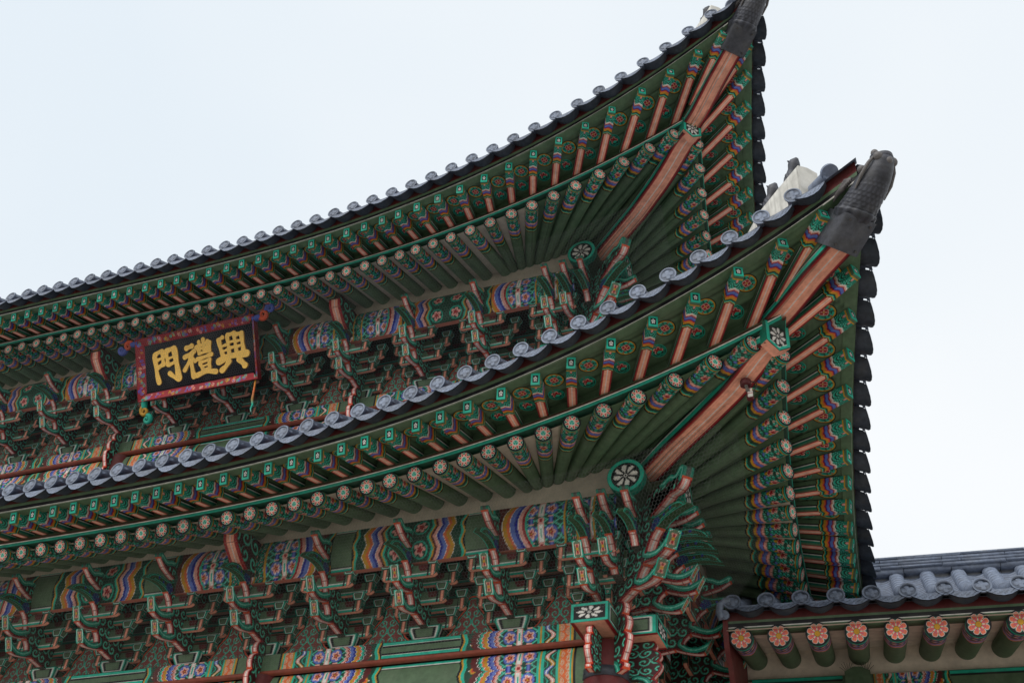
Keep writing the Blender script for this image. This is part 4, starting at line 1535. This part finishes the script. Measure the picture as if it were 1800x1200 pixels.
LSETS = [-1.4 * i + 0.02 for i in range(5)]
LSETS += [LSETS[-1] - SC * j for j in range(1, 5)]
LSETS += [LSETS[-1] - 1.4 * j for j in range(1, 4)]
USETS = [-D - SU * i + 0.0 for i in range(4)]
USETS += [USETS[-1] - SC * j for j in range(1, 5)]
USETS += [USETS[-1] - SU * j for j in range(1, 5)]
zone(TIERS['lower'], LSETS, (4, 8), 3, 'lower')
zone(TIERS['upper'], USETS, (3, 7, 10), 1, 'upper')

# walls that close the body of the gate below and behind
b = MB()
b.box((-17.6, 3.2, GROUND_Z), (-0.2, 3.4, -.6), lin(84, 36, 34))
b.box((-17.4, 0.3, -.62), (-0.2, 11.0, -.56), lin(60, 74, 56))
b.box((-.25, 0.35, GROUND_Z), (-.1, 11.0, -.6), lin(84, 36, 34))
b.box((-17.6, 10.9, GROUND_Z), (-.2, 11.1, -.6), lin(84, 36, 34))
b.build("wall", M_PAINT, GATE)
b = MB()
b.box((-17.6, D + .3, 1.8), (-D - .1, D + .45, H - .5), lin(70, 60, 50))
b.box((-17.6, D + .4, H + 2.0), (-D - .3, 9.6, H + 2.1), lin(60, 74, 56))
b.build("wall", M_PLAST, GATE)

# ------------------------------------------------------------------ name plaque
PLO = np.array([-8.645, -.425, 6.3275])
PN_UP = np.array([0, -.65, 1.135]); PN_UP /= np.linalg.norm(PN_UP)
PN_X = np.array([1.0, 0, 0]); PN_N = np.cross(PN_X, PN_UP)          # towards the viewer
PM = Matrix(((PN_X[0], PN_UP[0], PN_N[0], PLO[0]), (PN_X[1], PN_UP[1], PN_N[1], PLO[1]), (PN_X[2], PN_UP[2], PN_N[2], PLO[2]), (0, 0, 0, 1)))
PLAQUE = link("name_plaque", None, None, PM)
tag(PLAQUE, "black name plaque with three gold characters in a red frame under the upper eave", "plaque")
b = MB()
b.box((-1.30, -.50, -.08), (1.345, .50, -.03), lin(26, 27, 34))
b.build("board", M_PAINT, PLAQUE, PM)
def frame_side(x0, y0, x1, y1, wd, flip):
    """One flared side of the frame between outer corners, painted red with coloured scrolls."""
    b = MB()
    a = np.array([x0, y0]); c = np.array([x1, y1]); L = np.linalg.norm(c - a); e = (c - a) / L; n = np.array([-e[1], e[0]])
    u = np.linspace(0, 1, int(L / 0.011)); v = np.linspace(0, 1, 20)
    U, V = np.meshgrid(u, v, indexing='ij')
    UU = U * (L - 2 * wd * V) + wd * V
    P = a + UU[..., None] * e + V[..., None] * wd * n
    C = fill(U.shape, lin(150, 34, 44))
    s = UU; q = V * wd
    rng = np.random.default_rng(int(abs(x0 * 100 + y1 * 10)))
    for _ in range(int(L * 26)):
        cx, cy = rng.uniform(0.04, L - 0.04), rng.uniform(0.04, wd - 0.045)
        R = rng.uniform(0.016, 0.042); col = [BLUE, TEAL, YEL, PINK, lin(70, 90, 190), lin(214, 96, 60)][rng.integers(6)]
        r = np.hypot(s - cx, q - cy); th = np.arctan2(q - cy, s - cx)
        ph = (r / R * 1.2 - th / 6.2832 * rng.choice([-1, 1]) + rng.uniform()) % 1
        C[(r < R) & (ph < 0.5)] = col
    C[V < 0.10] = lin(128, 24, 34); C[V > 0.92] = lin(110, 22, 30)
    b.grid(np.stack([P[..., 0], P[..., 1], 0.05 - 0.09 * V], -1), C)
    b.poly([(x0, y0, .05), (x1, y1, .05), (x1, y1, -.08), (x0, y0, -.08)], lin(120, 24, 32))
    return b.build("frame_rail", M_PAINT, PLAQUE, PM)
W2, H2 = 1.435, .655
frame_side(-W2, -H2, W2, -H2, .165, 0); frame_side(W2, -H2, W2, H2, .105, 0)
frame_side(W2, H2, -W2, H2, .165, 0); frame_side(-W2, H2, -W2, -H2, .20, 0)
CHARS = {'gate': [([[-1.006, 0.232], [-0.984, 0.049], [-0.964, -0.153], [-0.924, -0.335]], 0.113), ([[-1.011, 0.253], [-0.902, 0.303], [-0.804, 0.305]], 0.108), ([[-0.96, 0.14], [-0.774, 0.18]], 0.077), ([[-0.958, -0.02], [-0.779, 0.042]], 0.108), ([[-0.814, 0.297], [-0.798, 0.035]], 0.09), ([[-0.721, 0.28], [-0.684, -0.005]], 0.095), ([[-0.721, 0.29], [-0.598, 0.317], [-0.504, 0.32]], 0.118), ([[-0.699, 0.127], [-0.492, 0.158]], 0.063), ([[-0.677, -0.006], [-0.488, 0.039]], 0.086), ([[-0.517, 0.302], [-0.475, -0.003], [-0.437, -0.335]], 0.14), ([[-0.438, -0.344], [-0.544, -0.277], [-0.665, -0.171]], 0.099)], 'rite': [([[-0.235, 0.26], [-0.079, 0.29]], 0.113), ([[-0.284, 0.081], [-0.148, 0.125], [-0.03, 0.173]], 0.104), ([[-0.135, 0.054], [-0.11, -0.147], [-0.079, -0.358]], 0.113), ([[-0.065, 0.16], [-0.182, -0.036], [-0.296, -0.192]], 0.095), ([[-0.086, 0.026], [-0.018, -0.046]], 0.081), ([[0.026, 0.261], [0.09, 0.102]], 0.086), ([[0.081, 0.354], [0.112, 0.186]], 0.081), ([[0.186, 0.389], [0.208, 0.149]], 0.086), ([[0.289, 0.33], [0.275, 0.136]], 0.09), ([[0.344, 0.301], [0.325, 0.108]], 0.081), ([[0.002, 0.236], [0.182, 0.272], [0.354, 0.289]], 0.081), ([[0.039, 0.18], [0.314, 0.208]], 0.059), ([[0.067, 0.096], [0.33, 0.117]], 0.072), ([[0.021, -0.01], [0.209, 0.011], [0.38, 0.035]], 0.09), ([[0.077, -0.092], [0.335, -0.061]], 0.077), ([[0.087, -0.104], [0.156, -0.253]], 0.086), ([[0.312, -0.066], [0.308, -0.241]], 0.086), ([[0.138, -0.181], [0.299, -0.152]], 0.054), ([[0.133, -0.249], [0.281, -0.24]], 0.059), ([[-0.016, -0.34], [0.232, -0.296], [0.465, -0.337]], 0.108)], 'rise': [([[0.558, 0.3], [0.599, 0.096], [0.652, -0.089]], 0.104), ([[0.557, 0.29], [0.662, 0.329]], 0.09), ([[0.591, 0.137], [0.727, 0.16]], 0.068), ([[0.628, 0.033], [0.753, 0.058]], 0.063), ([[0.763, 0.339], [0.782, 0.141], [0.793, -0.056]], 0.09), ([[0.764, 0.349], [0.944, 0.364]], 0.099), ([[0.786, 0.198], [0.943, 0.208]], 0.063), ([[0.799, 0.079], [0.956, 0.089]], 0.077), ([[0.928, 0.357], [0.944, 0.169], [0.964, -0.029]], 0.09), ([[0.975, 0.329], [1.12, 0.34]], 0.09), ([[0.986, 0.19], [1.131, 0.202]], 0.063), ([[1.0, 0.081], [1.134, 0.095]], 0.063), ([[1.098, 0.335], [1.111, 0.138], [1.131, -0.079]], 0.104), ([[0.524, -0.159], [0.741, -0.095], [0.964, -0.087], [1.207, -0.097]], 0.149), ([[0.784, -0.171], [0.706, -0.263], [0.588, -0.349]], 0.122), ([[1.002, -0.172], [1.093, -0.275], [1.143, -0.342]], 0.131)]}
zoff = [-.026]
for nm in ('gate', 'rite', 'rise'):
    b = MB()
    for pts, wd in CHARS[nm]:
        p = smooth_run(pts, 7) if len(pts) > 2 else smooth_run(pts, 10)
        n = len(p); t = np.gradient(p, axis=0); t /= np.linalg.norm(t, axis=1)[:, None]; nn = np.stack([-t[:, 1], t[:, 0]], 1)
        f = np.linspace(0, 1, n)
        wv = wd / 2 * (0.9 + 0.10 * np.cos(f * 2 * math.pi) + 0.05 * np.sin(f * 9))
        L_ = p + nn * wv[:, None]; R_ = p - nn * wv[:, None]
        def capend(c, dirv, r):
            a0 = math.atan2(dirv[1], dirv[0])
            return [c + r * np.array([math.cos(a0 + q), math.sin(a0 + q)]) * (1 - 0.28 * math.cos(q)) for q in np.linspace(-math.pi / 2, math.pi / 2, 7)[1:-1]]
        ol = list(R_) + capend(p[-1], t[-1], wv[-1]) + list(L_[::-1]) + capend(p[0], -t[0], wv[0])
        z1 = zoff[0] + 0.02; zoff[0] += 0.0004
        b.poly([(q[0], q[1], z1) for q in ol], lin(252, 200, 96))
        m = len(ol)
        for i in range(m):
            j = (i + 1) % m
            b.poly([(ol[i][0], ol[i][1], z1), (ol[i][0], ol[i][1], -.031), (ol[j][0], ol[j][1], -.031), (ol[j][0], ol[j][1], z1)], lin(206, 150, 56))
    b.build("gold_character", M_GOLD, PLAQUE, PM)

def cloud_curl(cx, cy, dx, dy, cols):
    """Carved cloud scroll at the end of a frame rail."""
    b = MB()
    e = np.array([dx, dy]); n = np.array([-dy, dx])
    def P(u, v, z):
        q = np.array([cx, cy]) + e * u + n * v
        return (q[0], q[1], z)
    b.tube([P(-.05, 0, -.02), P(.05, -.01, -.02), P(.13, -.02, -.02)], [.07, .065, .06], cols[0], 12)
    def spiral(u0, v0, R, sg, col):
        pts, rad = [], []
        for k in range(22):
            a = k / 21 * 2 * math.pi * 1.35
            r = R * (1 - k / 26)
            pts.append(P(u0 - r * math.cos(a), v0 + sg * r * math.sin(a), -.02 + .002 * k)); rad.append(.055 * (1 - k / 30))
        b.tube(pts, rad, col, 10)
    spiral(.20, .0, .10, -1, cols[1]); spiral(.38, .05, .09, 1, cols[2])
    return b.build("scroll_end", M_PAINT, PLAQUE, PM)
B2 = lin(68, 84, 160)
cloud_curl(W2, H2 - .08, .97, .2, (B2, VERM * .8, B2))
cloud_curl(-W2, H2 - .08, -.97, -.05, (B2, VERM * .8, B2))
cloud_curl(-W2 + .12, -H2, .0, -1, (TEAL * .7, YEL * .8, TEAL * .7))
cloud_curl(W2 - .12, -H2, .0, -1, (BLUE, YEL, TEAL)) if False else None

b = MB()
p0 = np.array(PM @ Vector((W2 - .10, -H2 - .005, -.02)))
b.tube([p0, p0 + [.02, .01, -.25], p0 + [.05, .0, -.5], p0 + [.09, .0, -.62], p0 + [.07, 0, -.72], p0 + [.10, 0, -.8]], [.016, .02, .028, .02, .014, .008], np.repeat(np.array([YEL, ORANGE, lin(160, 120, 60), TEAL, TEAL, lin(150, 200, 190)])[:, None], 8, 1), 8)
cord = b.build("tassel_cord", M_PAINT)
tag(cord, "thin yellow and teal tassel cord dangling below the right end of the name plaque", "cord")

# ------------------------------------------------------------------ security lamp under the lower hip
LP = Vector((2.66, -2.66, 1.66))
LAMP = link("sensor_lamp", None, None, Matrix.Translation(LP) @ Matrix.Scale(.76, 4))
tag(LAMP, "small maroon sensor lamp with a white label hanging from the lower hip beam", "lamp")
LM = Matrix.Translation(LP) @ Matrix.Scale(.76, 4)
b = MB()
b.tube([(0, 0, 0.0), (0, 0, -.02), (0, 0, -.10), (0, 0, -.105)], [.085, .095, .095, .08], lin(96, 40, 44), 24)
b.build("mount", M_CLAY, LAMP, LM)
b = MB()
b.tube([(0, 0, -.10), (.02, -.01, -.2), (.03, -.02, -.23)], [.028, .028, .04], lin(150, 144, 136), 12)
b.tube([(.03, -.05, -.235), (.03, .03, -.235)], .03, lin(120, 116, 110), 12)
b.build("swivel_arm", M_CLAY, LAMP, LM)
b = MB()
b.tube([(.03, .0, -.235), (.05, .0, -.29), (.06, 0, -.40), (.06, 0, -.41)], [.03, .055, .06, .05], lin(104, 38, 44), 16)
b.build("housing", M_CLAY, LAMP, LM)
b = MB()
b.box((.03, -.072, -.40), (.115, -.062, -.29), lin(226, 222, 214))
b.box((.028, -.0725, -.335), (.117, -.0615, -.325), lin(190, 50, 56))
b.box((.07, -.071, -.29), (.11, -.063, -.23), lin(230, 214, 200))
b.build("label_tag", M_PLAST, LAMP, LM)
b = MB()
th = np.linspace(0, 1, 18)
b.tube([(.06 + .12 * math.sin(t * math.pi), .03 * t, -.03 - .27 * t + .06 * math.sin(t * math.pi)) for t in th], .010, lin(60, 58, 58), 8)
b.build("cable", M_CLAY, LAMP, LM)

# ------------------------------------------------------------------ side gallery with its own tiled roof
GB = Vector((4.5, 2.5, GROUND_Z))
GAL = thing("side_gallery", "low grey-tiled gallery roof with coral blossom rafter ends beside the gate", "gallery", GB)
GA = 0.085                                                            # the gallery stands slightly askew
ga = math.atan(GA)
ex = np.array([math.cos(ga), math.sin(ga), 0]); ey = np.array([-math.sin(ga), math.cos(ga), 0]); ez = np.array([0, 0, 1.0])
G0 = np.array([1.698, 1.0, -.085])                                   # first rafter end
def gp(u, v, z):
    u, v, z = np.broadcast_arrays(np.asarray(u, float), np.asarray(v, float), np.asarray(z, float))
    return G0 + u[..., None] * ex + v[..., None] * ey + z[..., None] * ez
def gq(u, v, z):                                                     # roof and fascia stand a little in from the rafter ends
    return gp(u, np.asarray(v) + .16, np.asarray(z) + .075)
GL = 7.0
pit = 0.535
b = MB()
uu = np.concatenate([np.linspace(0, 0.80, 44), np.linspace(0.84, 2.8, 10)])
aa = np.arange(32) / 32
A, Uq = np.meshgrid(aa, uu); Ur = Uq; Uq = Uq / 2.2
C = fill(Uq.shape, GREEN)
sc = np.abs(np.sin(A * 2 * math.pi * 3))
C[Uq < .06] = TEAL; C[Uq < .02] = DGREEN
m = (Uq >= .06) & (Uq < .20); C[m] = DGREEN
C[m & ((np.sin(Uq * 90) * np.sin(A * 2 * math.pi * 5)) > .25)] = PINK
C[m & ((np.sin(Uq * 90 + 2) * np.sin(A * 2 * math.pi * 5 + 1)) > .55)] = BLUE
e0 = .19 + .03 * sc
for wd, c in ((.018, RED), (.022, lin(150, 130, 180)), (.02, BLUE), (.008, WHITE), (.03, ORANGE), (.012, TEAL), (.012, BLACK)):
    C[(Uq >= e0) & (Uq < e0 + wd)] = c
    e0 = e0 + wd
gr = 0.165
b.grid(np.stack([Ur, np.sin(A * 2 * math.pi) * gr, -np.cos(A * 2 * math.pi) * gr], -1), C, closed=True)
q = np.linspace(0, 1, 36); A, Q = np.meshgrid(np.arange(96) / 96, q)
y = np.sin(A * 2 * math.pi) * Q; z = -np.cos(A * 2 * math.pi) * Q
b.grid(np.stack([np.zeros_like(y) - .002, y * gr, z * gr], -1), pink_flower_disc(y, z), closed=True)
gme = b.mesh("rafter", M_PAINT)
gsl = 0.30
for i in range(12):
    E = gp(i * pit, 0, 0)
    link("rafter", gme, GAL, frame(E, ey + ez * gsl))
# soffit, boards, wall, beams
b = MB()
us = np.array([-.19, GL]); vs = np.linspace(-.12, 2.5, 6)
b.grid(gp(us[:, None], vs[None], (vs * gsl + 0.11)[None]), CREAM)
b.build("soffit", M_PLAST, GAL)
b = MB()
sec = [(-.02, .11, GREEN), (-.0, .03, GREEN), (-.17, .025, GREEN), (-.18, .028, GREEN), (-.18, .072, GREEN), (-.181, .075, WHITE), (-.182, .086, WHITE), (-.183, .089, BLACK), (-.188, .14, BLACK), (-.19, .143, GREEN), (-.2, .172, GREEN),
       (-.2, .175, MAROON), (-.23, .30, MAROON), (-.05, .36, MAROON)]
b.grid(np.array([[gq(u, v, z) for v, z, c in sec] for u in us]), np.array([[c for v, z, c in sec]] * 2))
b.build("fascia_board", M_PAINT, GAL)
b = MB()                                                             # beam with painted end and green panel
x = np.linspace(-.1, GL, 620); v = np.linspace(0, 1, 34)
X, V = np.meshgrid(x, v, indexing='ij'); hh = .55
C = meoricho(X - 1.95 + 0.14 + .50, V * hh, .3)
d = np.abs(X - 3.05)
C = meoricho((X - 1.72) * 1.55, V * hh, .3)
C[X < 1.76] = GREEN
panel_lines(C, (X > 1.72 + 1.83 / 1.55) | (X < 1.3), V * hh, hh)
zt = .34
b.grid(gp(X, np.full_like(X, 2.25), zt - hh + V * hh), C)
b.grid(gp(us[:, None], np.array([2.25, 2.6])[None], np.full((2, 2), zt)), GREEN)
b.build("frieze_beam", M_PAINT, GAL)
b = MB()
b.grid(gp(us[:, None], np.full((2, 2), 2.35), np.array([zt - .1, 2.45 * gsl + .12])[None]), CREAM)
b.grid(gp(us[:, None], np.full((2, 2), 2.5), np.array([zt - 7.9, zt - .2])[None]), lin(120, 60, 52))
b.build("wall", M_PLAST, GAL)
# small green post cap on the beam
b = MB()
def gbox(b, u0, u1, v0, v1, z0, z1, c):
    P = np.array([gp(u, v, z) for u in (u0, u1) for v in (v0, v1) for z in (z0, z1)])
    b.quads(P, [[0, 1, 3, 2], [4, 6, 7, 5], [0, 4, 5, 1], [2, 3, 7, 6], [0, 2, 6, 4], [1, 5, 7, 3]], c)
def gbox2(b, u0, u1, v0, v1, z0, z1, c):
    gbox(b, u0, u1, v0 + .16, v1 + .16, z0 + .075, z1 + .075, c)
P = np.array([gp(u, v, z) for u, z in ((1.35, zt - .5), (1.73, zt - .5), (1.73, zt - .09), (1.60, zt - .02), (1.48, zt - .02), (1.35, zt - .09)) for v in (1.9, 2.24)]).reshape(6, 2, 3)
b.grid(P, GREEN * .8, closed=False)
b.poly(P[:, 0], GREEN * .8); b.poly([P[0, 0], P[0, 1], P[5, 1], P[5, 0]], GREEN * .8)
b.build("post_cap", M_PAINT, GAL)
# wire bird spikes on the cap
b = MB()
for cu in (1.40, 1.68):
    for k in range(7):
        a = (k - 3) * .28
        p = gp(cu, 2.05, zt - .06)
        b.tube([p, p + ex * math.sin(a) * .16 + ez * math.cos(a) * .17 - ey * .03 * (k % 3)], [.005, .003], lin(70, 54, 44), 5)
b.build("bird_spikes", M_CLAY, GAL)
# end board of the gable
b = MB()
P = np.array([gq(u, v, z) for v, z in ((-.24, .24), (-.24, -.18), (-.12, -.30), (.1, -.36), (.5, -.9), (.9, -1.2), (2.4, -.8), (2.4, 1.9), (.9, .8)) for u in (-.24, -.17)]).reshape(9, 2, 3)
b.grid(np.concatenate([P, P[:1]]), lin(110, 50, 48)); b.poly(P[:, 0], lin(110, 50, 48)); b.poly(P[:, 1], lin(110, 50, 48))
b.build("gable_board", M_PAINT, GAL)
# roof: concave rows of barrel tiles over stepped troughs
RV = np.array([-.36, .0, .5, 1.0, 1.5, 2.0, 2.4]); RZ = np.array([.36, .50, .74, 1.00, 1.30, 1.70, 2.06])
def rz(v):
    return np.interp(v, RV, RZ)
tp = 0.487
b = MB()
nrow = 14
vv = np.linspace(-.34, 2.4, 23)
for i in range(nrow):
    u0 = -.074 + tp * i
    ang = np.linspace(-.25, math.pi + .25, 13)
    rows = []
    for a0, a1 in zip(vv[:-1], vv[1:]):
        for v, k in ((a0, .120), (a1 - .02, .112), (a1 - .004, .106)):
            rows.append([gq(u0 + k * math.cos(q), v - .45 * k * math.sin(q) * .6, rz(v) + k * math.sin(q) * .9) for q in ang])
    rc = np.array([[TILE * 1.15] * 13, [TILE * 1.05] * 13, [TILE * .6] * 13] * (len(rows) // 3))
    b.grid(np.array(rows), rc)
    # stepped trough tiles to the right of the row
    s = np.linspace(-1, 1, 13)
    for v in np.arange(-.34, 2.40, .09):
        sag = -.09 * (1 - s ** 2)
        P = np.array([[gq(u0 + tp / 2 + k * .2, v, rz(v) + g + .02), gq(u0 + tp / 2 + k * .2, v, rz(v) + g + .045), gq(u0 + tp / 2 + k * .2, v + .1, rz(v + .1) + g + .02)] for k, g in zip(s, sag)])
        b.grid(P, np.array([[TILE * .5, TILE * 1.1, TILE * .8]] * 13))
    b.grid(np.array([[gq(u0 + dd, v, rz(v) - .12) for v in (-.34, .4, 1.2, 2.4)] for dd in (0, tp)]), TILE * .6)
groof = b.build("roof", M_TILE, GAL)
for i in range(nrow):
    u0 = -.074 + tp * i
    sl = 0.18
    M = frame(gq(u0, -.37, .395), ey + ez * sl)
    link("end_tile", end_me, groof, M @ Matrix.Scale(1.18, 4))
    if i < nrow - 1:
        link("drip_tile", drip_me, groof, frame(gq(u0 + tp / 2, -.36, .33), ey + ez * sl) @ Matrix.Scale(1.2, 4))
# ridge of stacked flat tiles
b = MB()
for k, (dz, wd) in enumerate(((.02, .16), (.10, .20), (.155, .20), (.21, .20), (.265, .20))):
    hgt = .13 if k == 0 else .042
    L = .75 if k == 0 else .98
    u = -.5 - .3 * (k % 2)
    while u < GL:
        gbox2(b, u, u + L - .012, 2.4 - wd, 2.4 + wd, 2.02 + dz + .01 * math.sin(u * 3 + k), 2.02 + dz + hgt, TILE * (.78 + .1 * (k % 2)))
        u += L
an = np.linspace(0, math.pi, 9)
for i in range(10):
    u0, u1 = -.5 + .75 * i, -.5 + .75 * (i + 1) - .012
    b.grid(np.array([[gq(u, 2.4 - .17 * math.cos(q), 2.31 + .09 * math.sin(q)) for q in an] for u in (u0, u1)]), TILE * .9)
b.build("ridge", M_TILE, GAL)
b = MB()
P = gq(np.array(-.40), np.array(2.30), np.array(2.0))
th, ph = np.meshgrid(np.linspace(0, math.pi, 10), np.arange(14) / 14 * 2 * math.pi, indexing='ij')
rr = .10 * (1 + .25 * np.sin(th * 5) * np.cos(ph * 3))
b.grid(P + rr[..., None] * np.stack([np.sin(th) * np.cos(ph), np.sin(th) * np.sin(ph), np.cos(th)], -1), lin(226, 218, 206), closed=True)
b.build("mortar_plug", M_PLAST, GAL)
# curled edge tile at the left end of the eave
b = MB()
b.tube([gq(-.24, -.33, .16), gq(-.27, -.34, .26), gq(-.25, -.35, .36), gq(-.17, -.35, .42), gq(-.10, -.35, .42)], [.05, .055, .06, .06, .05], TILE, 10)
b.tube([gq(-.2, -.33, .22), gq(-.2, .3, .46)], .07, TILE * .9, 10)
b.build("edge_tile", M_TILE, GAL)

# ------------------------------------------------------------------ wire netting against birds
def net(name, rows_fn, x0, x1, length, cell, label, mirror=False):
    """Hexagonal wire mesh on a surface: rows_fn(x, s) with s metres down the surface."""
    b = MB()
    wv, hv = cell, cell * math.sqrt(3) / 2
    nx = int((x1 - x0) / wv); ns = int(length / hv)
    segs = []
    r = cell / math.sqrt(3)
    for j in range(ns):
        ox = 0.5 * wv * (j % 2)
        i = np.arange(nx)
        cx = x0 + i * wv + ox; cy = np.full(nx, j * hv)
        v = [(0, -r), (wv / 2, -r / 2), (wv / 2, r / 2), (0, r)]
        for (ax, ay), (bx, by) in zip(v[:-1], v[1:]):
            segs.append(np.stack([cx + ax, cy + ay, cx + bx, cy + by], 1))
    Sg = np.concatenate(segs)
    P0 = rows_fn(Sg[:, 0], Sg[:, 1]); P1 = rows_fn(Sg[:, 2], Sg[:, 3])
    kp = (P0[:, 0] < -P0[:, 1] + 0.02) & (P1[:, 0] < -P1[:, 1] + 0.02)
    P0, P1 = P0[kp], P1[kp]
    d = P1 - P0
    cam_p = np.array(CAM_POS)
    nrm = np.array([0.0, -0.6, -0.8]); 
    side = np.cross(d, nrm); side /= np.linalg.norm(side, axis=1)[:, None] + 1e-9
    hw = 0.0010
    V = np.stack([P0 - side * hw, P0 + side * hw, P1 + side * hw, P1 - side * hw], 1).reshape(-1, 3)
    km = np.repeat(P0[:, 0] > mirror, 4)
    V = np.concatenate([V, MIR(V[km])])
    Q = np.arange(len(V)).reshape(-1, 4)
    b.quads(V, Q, lin(120, 124, 122))
    o = b.build(name, M_WIRE)
    tag(o, label, "bird net", "wire nets under the eaves")
    return o
def net_fn(yw, zc, c0):
    key = np.array([(-2.22, .93), (-1.86, .48), (-1.60, .12), (-1.32, -.14), (-.34, -.50)])
    L = np.concatenate([[0], np.cumsum(np.linalg.norm(np.diff(key, axis=0), axis=1))])
    def f(x, s):
        rel = np.clip(x - c0 + 1.0, 0, 9)
        bow = rel ** 2 * 0.02 * np.clip(1 - s / L[-1], 0, 1)
        y = np.interp(s, L, key[:, 0]); z = np.interp(s, L, key[:, 1])
        return np.stack([x, yw + y - bow, zc + z + bow * 1.4], 1)
    return f, L[-1]
f, L = net_fn(0, 0, 0)
net("bird_net", f, -11.4, 2.3, L, 0.05, "fine hexagonal wire net over the brackets under the lower eave", -0.6)
f, L = net_fn(D, H, -D)
net("bird_net", f, -15.0, 1.0, L, 0.055, "fine hexagonal wire net over the brackets of the upper eave, behind the plaque", -2.5)
